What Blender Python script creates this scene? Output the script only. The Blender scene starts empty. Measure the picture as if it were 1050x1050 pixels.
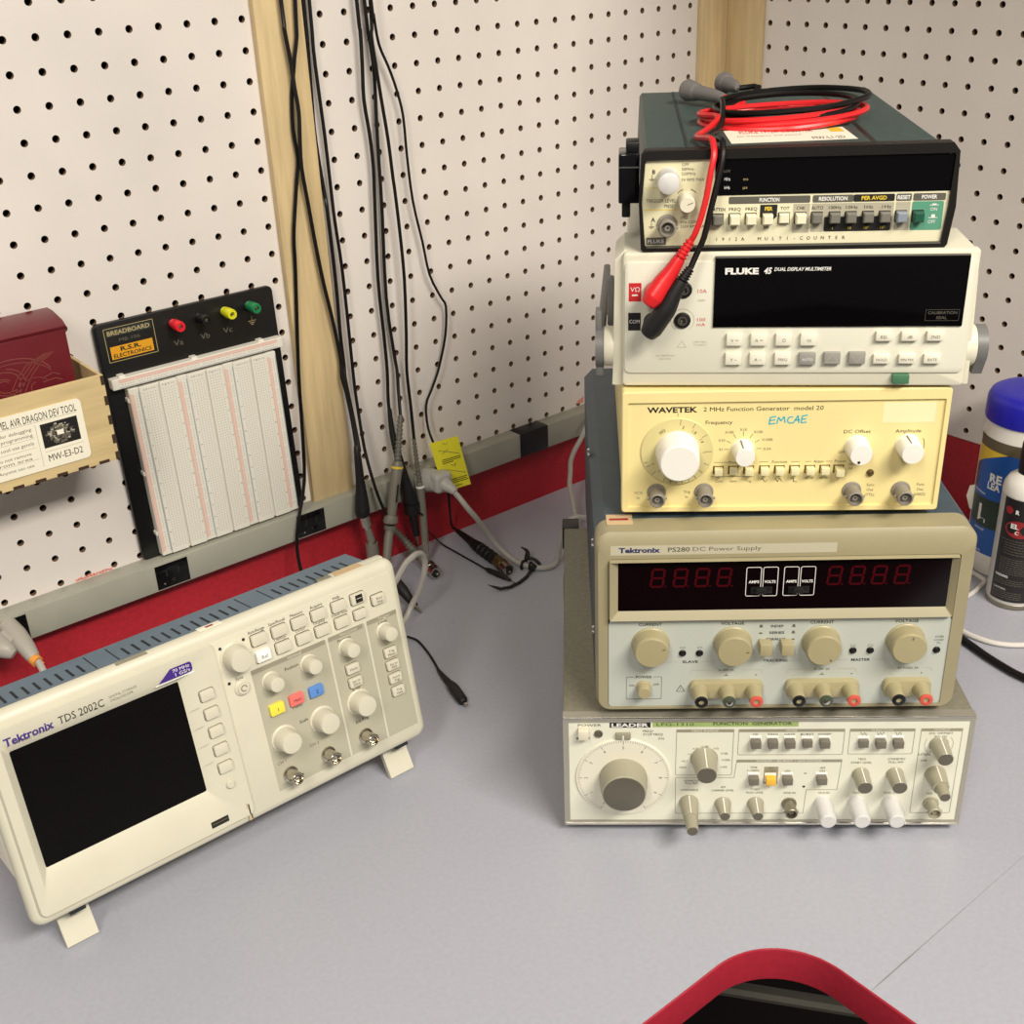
import bpy, bmesh, math, random
from math import sin, cos, pi, radians
from mathutils import Vector, Matrix
random.seed(7)
scene = bpy.context.scene
COL = scene.collection
# ------------------------------------------------------------------ materials
def lin(c):
    c = c/255.0
    return c/12.92 if c <= 0.04045 else ((c+0.055)/1.055)**2.4
def mat(name, rgb, rough=0.5, metal=0.0, noise=0.0, scale=60.0, bump=0.0, bscale=300.0, stretch=None, rgb2=None, trans=0.0, spec=0.5, coat=0.0):
    m = bpy.data.materials.new(name); m.use_nodes = True
    nt = m.node_tree; b = nt.nodes['Principled BSDF']
    c = (lin(rgb[0]), lin(rgb[1]), lin(rgb[2]), 1)
    b.inputs['Base Color'].default_value = c
    b.inputs['Roughness'].default_value = rough
    b.inputs['Metallic'].default_value = metal
    b.inputs['Specular IOR Level'].default_value = spec
    b.inputs['Coat Weight'].default_value = coat
    b.inputs['Transmission Weight'].default_value = trans
    if noise or bump:
        tc = nt.nodes.new('ShaderNodeTexCoord'); mp = nt.nodes.new('ShaderNodeMapping')
        nt.links.new(tc.outputs['Object'], mp.inputs['Vector'])
        if stretch: mp.inputs['Scale'].default_value = stretch
    if noise:
        n = nt.nodes.new('ShaderNodeTexNoise'); n.inputs['Scale'].default_value = scale; n.inputs['Detail'].default_value = 5
        nt.links.new(mp.outputs['Vector'], n.inputs['Vector'])
        r = nt.nodes.new('ShaderNodeValToRGB')
        r.color_ramp.elements[0].position = 0.32; r.color_ramp.elements[1].position = 0.68
        c2 = rgb2 if rgb2 else tuple(max(0, x*(1-noise)) for x in rgb)
        r.color_ramp.elements[0].color = (lin(c2[0]), lin(c2[1]), lin(c2[2]), 1)
        r.color_ramp.elements[1].color = c
        nt.links.new(n.outputs['Fac'], r.inputs['Fac']); nt.links.new(r.outputs['Color'], b.inputs['Base Color'])
    if bump:
        n2 = nt.nodes.new('ShaderNodeTexNoise'); n2.inputs['Scale'].default_value = bscale; n2.inputs['Detail'].default_value = 3
        nt.links.new(mp.outputs['Vector'], n2.inputs['Vector'])
        bp = nt.nodes.new('ShaderNodeBump'); bp.inputs['Strength'].default_value = bump; bp.inputs['Distance'].default_value = 0.001
        nt.links.new(n2.outputs['Fac'], bp.inputs['Height']); nt.links.new(bp.outputs['Normal'], b.inputs['Normal'])
    return m
W = {}
def defmat(k, *a, **kw): W[k] = mat(k, *a, **kw)
defmat('pegboard', (226, 219, 213), 0.45, noise=0.05, scale=6, bump=0.05, bscale=90)
defmat('pegcore', (120, 92, 66), 0.9)
defmat('void', (26, 20, 16), 0.95)
defmat('redwall', (176, 25, 40), 0.62, noise=0.12, scale=220, bump=0.25, bscale=420)
defmat('rededge', (164, 36, 54), 0.45, noise=0.06, scale=180, bump=0.12, bscale=400)
defmat('stud', (214, 190, 144), 0.6, noise=0.10, scale=26, stretch=(6, 6, 0.5), bump=0.05, bscale=150)
defmat('plywood', (214, 190, 140), 0.6, noise=0.10, scale=22, stretch=(0.6, 4, 6))
defmat('burnt', (58, 38, 22), 0.8)
defmat('laminate', (170, 172, 183), 0.36, noise=0.035, scale=260, bump=0.03, bscale=500)
defmat('seam', (132, 131, 132), 0.6)
defmat('racegrey', (160, 159, 146), 0.45, noise=0.04, scale=30)
defmat('black', (14, 13, 14), 0.42)
defmat('blackgloss', (12, 11, 13), 0.12)
defmat('glass', (6, 5, 7), 0.12, spec=0.3)
defmat('lcd', (8, 6, 6), 0.4, spec=0.15, noise=0.2, scale=40)
defmat('redglass', (12, 3, 5), 0.12, spec=0.3)
defmat('segment', (64, 4, 12), 0.8, spec=0.05)
defmat('pluggrey', (164, 159, 150), 0.45)
defmat('rubber', (15, 14, 15), 0.55, bump=0.05)
defmat('cable', (13, 11, 11), 0.42, spec=0.35)
defmat('probegrey', (118, 114, 104), 0.45)
defmat('springgrey', (104, 101, 92), 0.5)
defmat('clear', (206, 206, 200), 0.12, trans=0.75)
defmat('translucent', (232, 230, 228), 0.3, trans=0.25)
defmat('nickel', (196, 190, 176), 0.22, metal=1.0)
defmat('steel', (150, 144, 128), 0.42, metal=0.9)
defmat('chrome', (220, 218, 212), 0.12, metal=1.0)
defmat('brassdark', (120, 104, 70), 0.35, metal=0.8)
defmat('scope', (210, 206, 186), 0.42, noise=0.025, scale=25)
defmat('scopekey', (208, 203, 184), 0.38)
defmat('scopegrey', (176, 172, 152), 0.5)
defmat('scopebar', (146, 141, 124), 0.5)
defmat('scoperidge', (208, 204, 186), 0.45)
defmat('scopeblue', (98, 116, 132), 0.5, noise=0.05, scale=40)
defmat('ventdark', (28, 32, 38), 0.8)
defmat('whitekey', (246, 245, 240), 0.35)
defmat('yellowkey', (240, 222, 76), 0.4)
defmat('redkey', (232, 116, 108), 0.4)
defmat('bluekey', (92, 138, 206), 0.4)
defmat('purple', (66, 38, 130), 0.45)
defmat('tekviolet', (62, 40, 122), 0.5)
defmat('ink', (22, 20, 18), 0.6)
defmat('inkgrey', (96, 91, 80), 0.6)
defmat('inklight', (176, 170, 152), 0.6)
defmat('inkblue', (34, 38, 92), 0.55)
defmat('inkred', (196, 52, 48), 0.6)
defmat('inkwhite', (232, 230, 224), 0.5)
defmat('inkyellow', (226, 196, 60), 0.5)
defmat('inkgold', (176, 160, 112), 0.5)
defmat('inkgreen', (54, 76, 34), 0.6)
defmat('cyan', (44, 176, 196), 0.5)
defmat('tan', (198, 172, 134), 0.6)
defmat('leadercase', (138, 134, 116), 0.5, metal=0.3, noise=0.10, scale=260, bump=0.1, bscale=500)
defmat('leaderframe', (176, 172, 158), 0.36, metal=0.55)
defmat('leaderpanel', (227, 226, 208), 0.45)
defmat('leaderdial', (228, 224, 206), 0.4)
defmat('leaderknob', (158, 153, 132), 0.36)
defmat('knobtop', (100, 96, 84), 0.32, metal=0.25)
defmat('leaderkey', (112, 106, 94), 0.42)
defmat('amberkey', (236, 184, 62), 0.4)
defmat('creamkey', (222, 216, 194), 0.4)
defmat('greenbar', (160, 180, 112), 0.5)
defmat('greybar', (150, 145, 126), 0.5)
defmat('psbezel', (157, 148, 117), 0.42, noise=0.03, scale=30)
defmat('pspanel', (186, 191, 182), 0.45)
defmat('pslabel', (190, 184, 160), 0.45)
defmat('psknob', (166, 156, 120), 0.38)
defmat('psblue', (64, 80, 92), 0.48, noise=0.08, scale=70, bump=0.06, bscale=400)
defmat('termgreen', (66, 78, 62), 0.4)
defmat('termred', (206, 88, 72), 0.45)
defmat('wavecream', (237, 220, 156), 0.45, noise=0.015, scale=20)
defmat('wavedial', (212, 200, 142), 0.45)
defmat('wavesticker', (240, 230, 184), 0.4)
defmat('whiteknob', (236, 233, 224), 0.4)
defmat('bncgrey', (136, 130, 120), 0.4)
defmat('wavekey', (232, 222, 176), 0.4)
defmat('flukecream', (221, 217, 196), 0.45, noise=0.02, scale=25)
defmat('flukeface', (217, 215, 198), 0.45)
defmat('flukekey', (230, 226, 208), 0.4)
defmat('flukegreykey', (150, 147, 140), 0.45)
defmat('flukearm', (112, 111, 110), 0.45)
defmat('powergreen', (72, 118, 88), 0.45)
defmat('labelred', (196, 40, 44), 0.45)
defmat('counterbody', (64, 82, 80), 0.5, noise=0.12, scale=160, bump=0.12, bscale=500)
defmat('countergroove', (44, 52, 52), 0.6)
defmat('counterframe', (22, 19, 17), 0.4)
defmat('counterpanel', (228, 222, 190), 0.4)
defmat('counterleft', (218, 212, 176), 0.4)
defmat('headgrey', (92, 90, 82), 0.5)
defmat('patchgrey', (176, 170, 150), 0.5)
defmat('counterkey', (232, 226, 196), 0.4)
defmat('greykey', (118, 115, 106), 0.42)
defmat('slatekey', (136, 146, 156), 0.42)
defmat('greenpatch', (88, 150, 124), 0.5)
defmat('greenkey', (28, 84, 64), 0.45)
defmat('paper', (242, 236, 216), 0.6)
defmat('redlead', (214, 36, 40), 0.34)
defmat('leadgrey', (112, 108, 106), 0.5)
defmat('bbplate', (11, 10, 11), 0.35)
defmat('bbwhite', (222, 219, 208), 0.5)
defmat('bbhole', (176, 172, 162), 0.8)
defmat('bbred', (220, 166, 152), 0.55)
defmat('bbpink', (226, 192, 180), 0.55)
defmat('bbblue', (136, 150, 168), 0.55)
defmat('orange', (216, 154, 30), 0.5)
defmat('postred', (220, 36, 48), 0.35)
defmat('postyellow', (216, 212, 40), 0.35)
defmat('postgreen', (28, 124, 74), 0.35)
defmat('maroon', (104, 26, 36), 0.32, noise=0.08, scale=30)
defmat('maroonline', (132, 72, 64), 0.4)
defmat('plugwhite', (180, 177, 170), 0.4)
defmat('cordgrey', (172, 169, 162), 0.42)
defmat('cordwhite', (214, 209, 202), 0.42)
defmat('tagyellow', (252, 244, 56), 0.5)
defmat('tagorange', (226, 150, 66), 0.5)
defmat('lidblue', (36, 34, 176), 0.35, noise=0.06, scale=30)
defmat('plasticwhite', (232, 228, 220), 0.35)
defmat('canblue', (26, 84, 164), 0.35)
defmat('candark', (34, 52, 34), 0.4)
defmat('canyellow', (226, 190, 52), 0.4)
defmat('canbrown', (96, 86, 62), 0.45)
defmat('silverband', (196, 194, 188), 0.4)
defmat('labelblack', (28, 26, 28), 0.4)
defmat('labelmaroon', (150, 36, 40), 0.4)
defmat('smear', (226, 146, 134), 0.5)
defmat('underbar', (150, 146, 134), 0.4, metal=0.4)
defmat('floordark', (38, 28, 26), 0.8, noise=0.15, scale=8)
# ------------------------------------------------------------------ text glyphs
_tc = {}
def glyphs(s, bold=0.0, shear=0.0):
    k = (s, bold, shear)
    if k not in _tc:
        cu = bpy.data.curves.new('txt', 'FONT'); cu.body = s; cu.size = 1; cu.resolution_u = 2; cu.offset = bold; cu.shear = shear
        ob = bpy.data.objects.new('txt', cu); me = bpy.data.meshes.new_from_object(ob)
        vs = [(v.co.x, v.co.y) for v in me.vertices]; fs = [tuple(p.vertices) for p in me.polygons]
        bpy.data.objects.remove(ob); bpy.data.curves.remove(cu); bpy.data.meshes.remove(me)
        _tc[k] = (vs, fs)
    return _tc[k]
_H = glyphs('H'); CAP = max(v[1] for v in _H[0]) - min(v[1] for v in _H[0])
# ------------------------------------------------------------------ mesh builder (mm; u = right, v = up, w = towards the viewer / off the wall)
class M:
    def __init__(s): s.v = []; s.f = []; s.mi = []; s.mats = []
    def m(s, k):
        if k not in s.mats: s.mats.append(k)
        return s.mats.index(k)
    def add(s, vs, fs, k):
        n = len(s.v); i = s.m(k); s.v += [tuple(p) for p in vs]
        for f in fs: s.f.append(tuple(a+n for a in f)); s.mi.append(i)
    def bm(s, bm, k):
        bm.verts.index_update()
        s.add([v.co[:] for v in bm.verts], [[v.index for v in f.verts] for f in bm.faces], k); bm.free()
    def box(s, u0, u1, v0, v1, w0, w1, k, b=0.0, seg=2):
        P = [(u, -w, v) for u in (u0, u1) for v in (v0, v1) for w in (w0, w1)]
        F = [(0, 1, 3, 2), (4, 6, 7, 5), (0, 4, 5, 1), (2, 3, 7, 6), (0, 2, 6, 4), (1, 5, 7, 3)]
        if b <= 0: s.add(P, F, k); return
        bm = bmesh.new(); vs = [bm.verts.new(p) for p in P]
        for f in F: bm.faces.new([vs[i] for i in f])
        bmesh.ops.recalc_face_normals(bm, faces=bm.faces[:])
        bmesh.ops.bevel(bm, geom=bm.edges[:], offset=b, segments=seg, affect='EDGES', profile=0.5)
        s.bm(bm, k)
    def prism(s, poly, w0, w1, k, b=0.0, seg=2, cap0=True):   # polygon in (u, v) extruded along w
        n = len(poly)
        P = [(u, -w0, v) for u, v in poly] + [(u, -w1, v) for u, v in poly]
        F = [(i, (i+1) % n, n+(i+1) % n, n+i) for i in range(n)] + [tuple(range(n, 2*n))]
        if cap0: F.append(tuple(range(n-1, -1, -1)))
        if b <= 0: s.add(P, F, k); return
        bm = bmesh.new(); vs = [bm.verts.new(p) for p in P]
        for f in F: bm.faces.new([vs[i] for i in f])
        bmesh.ops.recalc_face_normals(bm, faces=bm.faces[:])
        ed = [e for e in bm.edges if all(abs(v.co.y+w1) < 1e-6 for v in e.verts)]
        bmesh.ops.bevel(bm, geom=ed, offset=b, segments=seg, affect='EDGES', profile=0.5)
        s.bm(bm, k)
    def flat(s, poly, w, k): s.add([(u, -w, v) for u, v in poly], [tuple(range(len(poly)))], k)
    def rect(s, u0, u1, v0, v1, w, k): s.flat([(u0, v0), (u1, v0), (u1, v1), (u0, v1)], w, k)
    def rrect(s, u0, u1, v0, v1, w0, w1, r, k, b=0.0, n=5): s.prism(rr(u0, u1, v0, v1, r, n), w0, w1, k, b)
    def ring(s, outer, inner, w0, w1, k):                     # frame between two same-length outlines
        n = len(outer)
        P = [(u, -w1, v) for u, v in outer]+[(u, -w1, v) for u, v in inner]+[(u, -w0, v) for u, v in outer]+[(u, -w0, v) for u, v in inner]
        F = []
        for i in range(n):
            j = (i+1) % n
            F += [(i, j, n+j, n+i), (2*n+i, 2*n+j, j, i), (n+i, n+j, 3*n+j, 3*n+i)]
        s.add(P, F, k)
    def outline(s, u0, u1, v0, v1, r, t, w, k, n=3):
        s.ring(rr(u0, u1, v0, v1, r, n), rr(u0+t, u1-t, v0+t, v1-t, max(r-t, 0.05), n), w-0.08, w, k)
    def stroke(s, pts, t, w, k):                              # flat line of width t on the panel
        for (a, b) in zip(pts, pts[1:]):
            du, dv = b[0]-a[0], b[1]-a[1]; L = math.hypot(du, dv) or 1; nu, nv = -dv/L*t/2, du/L*t/2
            s.flat([(a[0]+nu, a[1]+nv), (a[0]-nu, a[1]-nv), (b[0]-nu, b[1]-nv), (b[0]+nu, b[1]+nv)], w, k)
    def arc(s, cu, cv, r, a0, a1, t, w, k, n=24):
        s.stroke([(cu+r*cos(radians(a0+(a1-a0)*i/n)), cv+r*sin(radians(a0+(a1-a0)*i/n))) for i in range(n+1)], t, w, k)
    def lathe(s, o, ax, prof, k, n=24, flute=None, capend=True):  # prof: (radius, height along ax)
        ax = Vector(ax).normalized(); o = Vector(o)
        t = Vector((0, 0, 1)) if abs(ax.z) < 0.9 else Vector((1, 0, 0))
        a = ax.cross(t).normalized(); c = ax.cross(a)
        P = []; F = []
        for (r, h) in prof:
            for i in range(n):
                th = 2*pi*i/n; q = r
                if flute and flute[0] <= h <= flute[1]: q = r*(1-flute[2]*(i % 2))
                P.append(o+ax*h+a*(q*cos(th))+c*(q*sin(th)))
        for j in range(len(prof)-1):
            for i in range(n):
                i2 = (i+1) % n; F.append((j*n+i, j*n+i2, (j+1)*n+i2, (j+1)*n+i))
        if prof[0][0] > 0.01: F.append(tuple(range(n-1, -1, -1)))
        if prof[-1][0] > 0.01 and capend: F.append(tuple((len(prof)-1)*n+i for i in range(n)))
        s.add([p[:] for p in P], F, k)
    def knob(s, u, v, w, prof, k, n=28, flute=None): s.lathe((u, -w, v), (0, -1, 0), prof, k, n, flute)
    def tube(s, pts, r, k, n=8, sub=4, smooth=True, taper=None):  # raw x, y, z points in mm
        P = [Vector(p) for p in pts]; R = list(taper) if taper else [r]*len(P)
        if smooth and len(P) > 2:
            Q = []; RR = []
            for i in range(len(P)-1):
                p0 = P[max(i-1, 0)]; p1 = P[i]; p2 = P[i+1]; p3 = P[min(i+2, len(P)-1)]
                for j in range(sub):
                    t = j/sub
                    Q.append(0.5*((2*p1)+(p2-p0)*t+(2*p0-5*p1+4*p2-p3)*t*t+(3*p1-p0-3*p2+p3)*t*t*t)); RR.append(R[i]*(1-t)+R[i+1]*t)
            Q.append(P[-1]); RR.append(R[-1]); P = Q; R = RR
        T = []
        for i in range(len(P)):
            d = P[min(i+1, len(P)-1)]-P[max(i-1, 0)]; T.append(d.normalized() if d.length > 1e-9 else Vector((0, 0, 1)))
        nrm = T[0].orthogonal().normalized(); V = []; F = []
        for i in range(len(P)):
            if i: nrm = (nrm-T[i]*nrm.dot(T[i])).normalized()
            bn = T[i].cross(nrm)
            for j in range(n): th = 2*pi*j/n; V.append((P[i]+nrm*(R[i]*cos(th))+bn*(R[i]*sin(th)))[:])
        for i in range(len(P)-1):
            for j in range(n): j2 = (j+1) % n; F.append((i*n+j, i*n+j2, (i+1)*n+j2, (i+1)*n+j))
        F.append(tuple(range(n-1, -1, -1))); F.append(tuple((len(P)-1)*n+j for j in range(n)))
        s.add(V, F, k)
    def text(s, t, u, v, w, h, k, width=None, align='c', bold=0.0, shear=0.0, fn=None, top=False, rot=0.0):
        vs, fs = glyphs(t, bold, shear)
        if not vs: return
        sc = h/CAP; x0 = min(p[0] for p in vs); x1 = max(p[0] for p in vs); sx = sc
        if width: sx = width/(x1-x0)
        off = {'c': (x0+x1)/2, 'l': x0, 'r': x1}[align]; ca, sa = cos(radians(rot)), sin(radians(rot))
        out = []
        for p in vs:
            a = (p[0]-off)*sx; b = p[1]*sc - h/2
            q = (u+a*ca-b*sa, v+a*sa+b*ca)
            out.append(fn(*q) if fn else (q[0], -w, q[1]))
        s.add(out, fs, k)
    def build(s, name, parent=None, origin=(0, 0, 0), angle=35, label=None, mm=0.001):
        me = bpy.data.meshes.new(name)
        me.from_pydata([((p[0]-origin[0])*mm, (p[1]-origin[1])*mm, (p[2]-origin[2])*mm) for p in s.v], [], s.f)
        for k in s.mats: me.materials.append(W[k])
        me.polygons.foreach_set('material_index', s.mi)
        b = bmesh.new(); b.from_mesh(me); bmesh.ops.recalc_face_normals(b, faces=b.faces[:]); b.to_mesh(me); b.free()
        me.shade_smooth(); me.set_sharp_from_angle(angle=radians(angle))
        me.update()
        o = bpy.data.objects.new(name, me); COL.objects.link(o)
        if parent: o.parent = parent
        else: o.location = tuple(c*mm for c in origin)
        if label: o['label'] = label
        return o
def rr(u0, u1, v0, v1, r, n=5):
    out = []
    for cu, cv, a in ((u1-r, v1-r, 0), (u0+r, v1-r, 90), (u0+r, v0+r, 180), (u1-r, v0+r, 270)):
        for i in range(n+1):
            t = radians(a+90*i/n); out.append((cu+r*cos(t), cv+r*sin(t)))
    return out
def tag(o, label, cat, group=None, kind=None):
    o['label'] = label; o['category'] = cat
    if group: o['group'] = group
    if kind: o['kind'] = kind
    return o
def thing(name, loc, label, cat, rot=(0, 0, 0), group=None):
    o = bpy.data.objects.new(name, None); COL.objects.link(o); o.empty_display_size = 0.02
    o.location = tuple(c*0.001 for c in loc); o.rotation_euler = rot
    return tag(o, label, cat, group)
def struct(o): o['kind'] = 'structure'; return o
def at(root_loc, name, parent, fn, **kw):      # a part of a world-placed thing: coordinates are world mm
    m = M(); fn(m); return m.build(name, parent, origin=root_loc, **kw)
def clone(o, loc, parent, label=None):         # copy of one part
    c = o.copy(); COL.objects.link(c); c.parent = parent; c.location = loc
    if label: c['label'] = label
    return c

# ================================================================== SETTING
HOLE_R = 3.1
def pegpanel(m, a0, a1, v0, v1, pa, pv, conv):
    """panel of width a0..a1 and height v0..v1 drilled on a 25.4 mm grid; conv(a, v, d) -> point, d = depth behind the face"""
    d = 25.4; n = 16; T = 5.0
    i0 = math.ceil((a0+d/2-pa)/d); i1 = math.floor((a1-d/2-pa)/d); j0 = math.ceil((v0+6-pv)/d); j1 = math.floor((v1-d/2-pv)/d)
    gl, gr = pa+i0*d-d/2, pa+i1*d+d/2; gb, gt = pv+j0*d-d/2, pv+j1*d+d/2
    gb2 = max(gb, v0)
    sq = []
    for i in range(n):
        t = 2*pi*i/n; k = (d/2)/max(abs(cos(t)), abs(sin(t))); sq.append((k*cos(t), k*sin(t)))
    Vs = []; Fs = []; Fd = []
    for i in range(i0, i1+1):
        for j in range(j0, j1+1):
            ca, cv = pa+i*d, pv+j*d; b = len(Vs)
            for (x, y) in sq: Vs.append(conv(ca+x, max(cv+y, v0), 0))
            for q in range(n): t = 2*pi*q/n; Vs.append(conv(ca+HOLE_R*cos(t), cv+HOLE_R*sin(t), 0))
            for q in range(n): t = 2*pi*q/n; Vs.append(conv(ca+HOLE_R*cos(t), cv+HOLE_R*sin(t), T))
            for q in range(n):
                q2 = (q+1) % n
                Fs.append((b+q, b+q2, b+n+q2, b+n+q)); Fd.append((b+n+q, b+n+q2, b+2*n+q2, b+2*n+q))
    base = len(m.v); m.add(Vs, Fs, 'pegboard'); i = m.m('pegcore')
    for f in Fd: m.f.append(tuple(x+base for x in f)); m.mi.append(i)
    for (x0, x1, y0, y1) in ((a0, gl, v0, v1), (gr, a1, v0, v1), (gl, gr, gt, v1)):
        if x1-x0 > 0.2 and y1-y0 > 0.2:
            m.add([conv(x0, y0, 0), conv(x1, y0, 0), conv(x1, y1, 0), conv(x0, y1, 0)], [(0, 1, 2, 3)], 'pegboard')
TOPZ = 820
m = M()
pegpanel(m, -1500, -590, 98, TOPZ, -825.34, 563.29, lambda a, v, d: (a, d, v))
pegpanel(m, -590, 0, 98, TOPZ, -544.78, 561.80, lambda a, v, d: (a, d, v))
wl = struct(m.build('wall_left')); wl['label'] = 'white pegboard wall behind the oscilloscope'
m = M(); m.add([(-1500, 14, 60), (20, 14, 60), (20, 14, TOPZ), (-1500, 14, TOPZ)], [(0, 1, 2, 3)], 'void'); m.build('backing', wl)
m = M(); pegpanel(m, -1100, 0, 98, TOPZ, -65.10, 515.77, lambda a, v, d: (d, a, v))
wr = struct(m.build('wall_right')); wr['label'] = 'white pegboard wall behind the cleaner bottles'
m = M(); m.add([(14, -1100, 60), (14, 20, 60), (14, 20, TOPZ), (14, -1100, TOPZ)], [(0, 1, 2, 3)], 'void'); m.build('backing', wr)
m = M(); m.box(-1500, 6, -2, 98.5, -12, 0, 'redwall'); struct(m.build('trim_1'))['label'] = 'red backsplash strip under the left pegboard'
m = M(); m.add([(0, -1100, -2), (0, 0, -2), (0, 0, 98.5), (0, -1100, 98.5)], [(0, 1, 2, 3)], 'redwall'); m.add([(0, -1100, 98.5), (0, 0, 98.5), (6, 0, 98.5), (6, -1100, 98.5)], [(0, 1, 2, 3)], 'redwall')
struct(m.build('trim_2'))['label'] = 'red backsplash strip under the right pegboard'
m = M(); m.box(-614, -566.5, 98, TOPZ, 0.2, 8, 'stud', 0.6)
struct(m.build('trim_3'))['label'] = 'bare wooden batten over the pegboard seam'
m = M(); m.box(-50, -0.2, 98.6, TOPZ, 0.2, 8, 'stud', 0.5); struct(m.build('trim_4'))['label'] = 'wooden corner batten on the left pegboard'
m = M(); m.box(-8, -0.2, 98.6, TOPZ, 8.3, 58, 'stud', 0.5); struct(m.build('trim_5'))['label'] = 'wooden corner batten on the right pegboard'
m = M(); m.box(-2200, 1000, -760, -740, -600, 2600, 'floordark'); struct(m.build('floor'))
m = M(); m.box(-1100, -1, 800, 820, 0, 218, 'plywood', 1)
m.v = [(-(-y), x, z) for (x, y, z) in m.v]
struct(m.build('shelf_right'))['label'] = 'overhead shelf along the right pegboard'
# ------------------------------------------------------------------ desk
desk = thing('desk', (-640, -640, 0), 'grey laminate corner desk with red edge banding under all the instruments', 'desk')
DO = (-640, -640, 0)
XE, YE, RN = -627.5, -626.5, 58
def notch(off=0.0, n=14):
    cx, cy, r = XE-RN, YE-RN, RN+off
    return [(cx+r*cos(radians(90-90*i/n)), cy+r*sin(radians(90-90*i/n))) for i in range(n+1)]
def fd(m):
    T = 27; out = [(-1500, YE)]+notch()+[(XE, -1100), (0, -1100), (0, 0), (-1500, 0)]
    n = len(out); V = [(x, y, 0) for x, y in out]+[(x, y, -T) for x, y in out]
    m.add(V, [tuple(range(n)), tuple(range(2*n-1, n-1, -1))]+[(i, (i+1) % n, n+(i+1) % n, n+i) for i in range(n)], 'laminate')
at(DO, 'desktop', desk, fd)
def fe(m):
    rng = random.Random(3)
    pts = [(-1500, YE)]+[(-1500+i*40, YE) for i in range(1, 20)]+notch(0, 16)+[(XE, YE-RN-8-i*40) for i in range(1, 11)]+[(XE, -1100)]
    V = []; F = []; prof = [(0, 0.5), (1.1, 0.1), (1.5, -0.9), (1.5, -26.6), (0.9, -27.4), (0, -27.4)]
    for i, p in enumerate(pts):
        a = Vector(pts[max(i-1, 0)]); b = Vector(pts[min(i+1, len(pts)-1)]); t = (b-a).normalized(); nn = Vector((t.y, -t.x))
        if nn.dot(Vector((-1, -1))) < 0: nn = -nn
        for (o, z) in prof: V.append((p[0]+nn.x*o, p[1]+nn.y*o, z+(rng.uniform(-.15, .15) if o < 1.2 and z > 0 else 0)))
    k = len(prof)
    for i in range(len(pts)-1):
        for j in range(k-1): F.append((i*k+j, (i+1)*k+j, (i+1)*k+j+1, i*k+j+1))
    m.add(V, F, 'rededge')
at(DO, 'edge_band', desk, fe, label='red edge banding')
def fs(m):
    xs = [XE+1, -611, -600, -588, -570, -555, -530, -505, -470, -440, -380, -200, -2]
    ws = [0.3, 1.1, .9, 1.2, .6, .5, .5, .35, .3, .25, .2, .2, .2]
    V = []; F = []
    for x, w in zip(xs, ws): V += [(x, -706-w/2, 0.06), (x, -706+w/2, 0.06)]
    for i in range(len(xs)-1): F.append((2*i, 2*i+2, 2*i+3, 2*i+1))
    m.add(V, F, 'seam')
at(DO, 'seam', desk, fs)
at(DO, 'crossbar', desk, lambda m: (m.tube([(-720, -246, -250), (-514, -510, -250), (-456, -587, -250), (-240, -874, -250)], 7, 'underbar', smooth=False), m.tube([(-760, -246, -330), (-556, -500, -330), (-260, -890, -330)], 5, 'black', smooth=False)), label='grey metal rail under the desk')
for (x, y) in ((-1440, -560), (-60, -60), (-560, -1060), (-60, -1060), (-1440, -60)):
    at(DO, 'leg', desk, lambda m: m.box(x-25, x+25, -740, -27, -y-25, -y+25, 'black', 2))
# ------------------------------------------------------------------ raceway with outlets
RO = (-700, -10, 73)
race = thing('power_strip', RO, 'long grey raceway with black outlets along the bottom of the left pegboard', 'power strip')
at(RO, 'channel', race, lambda m: m.box(-1500, -8.5, 73, 101.8, 0.15, 20, 'racegrey', 1.0))
def outlet(u0, u1, wrap=False):
    def f(m):
        if wrap: m.box(u0, u1, 72.6, 102.4, 0.2, 20.8, 'black', 1.6)
        else:
            m.box(u0, u1, 74.6, 99.2, 19.4, 20.5, 'blackgloss', 0.25); c = (u0+u1)/2
            for du in (-6, 6): m.box(c+du-.8, c+du+.8, 86, 93, 20.4, 20.75, 'void')
            m.lathe((c, -20.4, 81), (0, -1, 0), [(1.8, 0), (1.8, .35)], 'void', 12)
            m.lathe((c-9, -20.4, 79), (0, -1, 0), [(1.2, 0), (0.8, .5)], 'nickel', 10)
    at(RO, 'outlet', race, f)
outlet(-951, -917); outlet(-796, -763); outlet(-643, -611); outlet(-490, -458); outlet(-349, -306, True)
def fsm(m):
    for i in range(12):
        x = -863+i*2.9; z = 103.2+0.35*sin(i*2.1); m.flat([(x, z-.9), (x+3.4, z-1.1), (x+3.2, z+1.2+.9*sin(i*1.7)), (x-.3, z+1.2)], 0.25, 'smear')
m = M(); fsm(m); m.flat([(-245, 105), (-232, 104), (-231, 112), (-240, 109)], 0.25, 'smear'); m.build('paint_smear', wl, label='small red paint smear')

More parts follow.
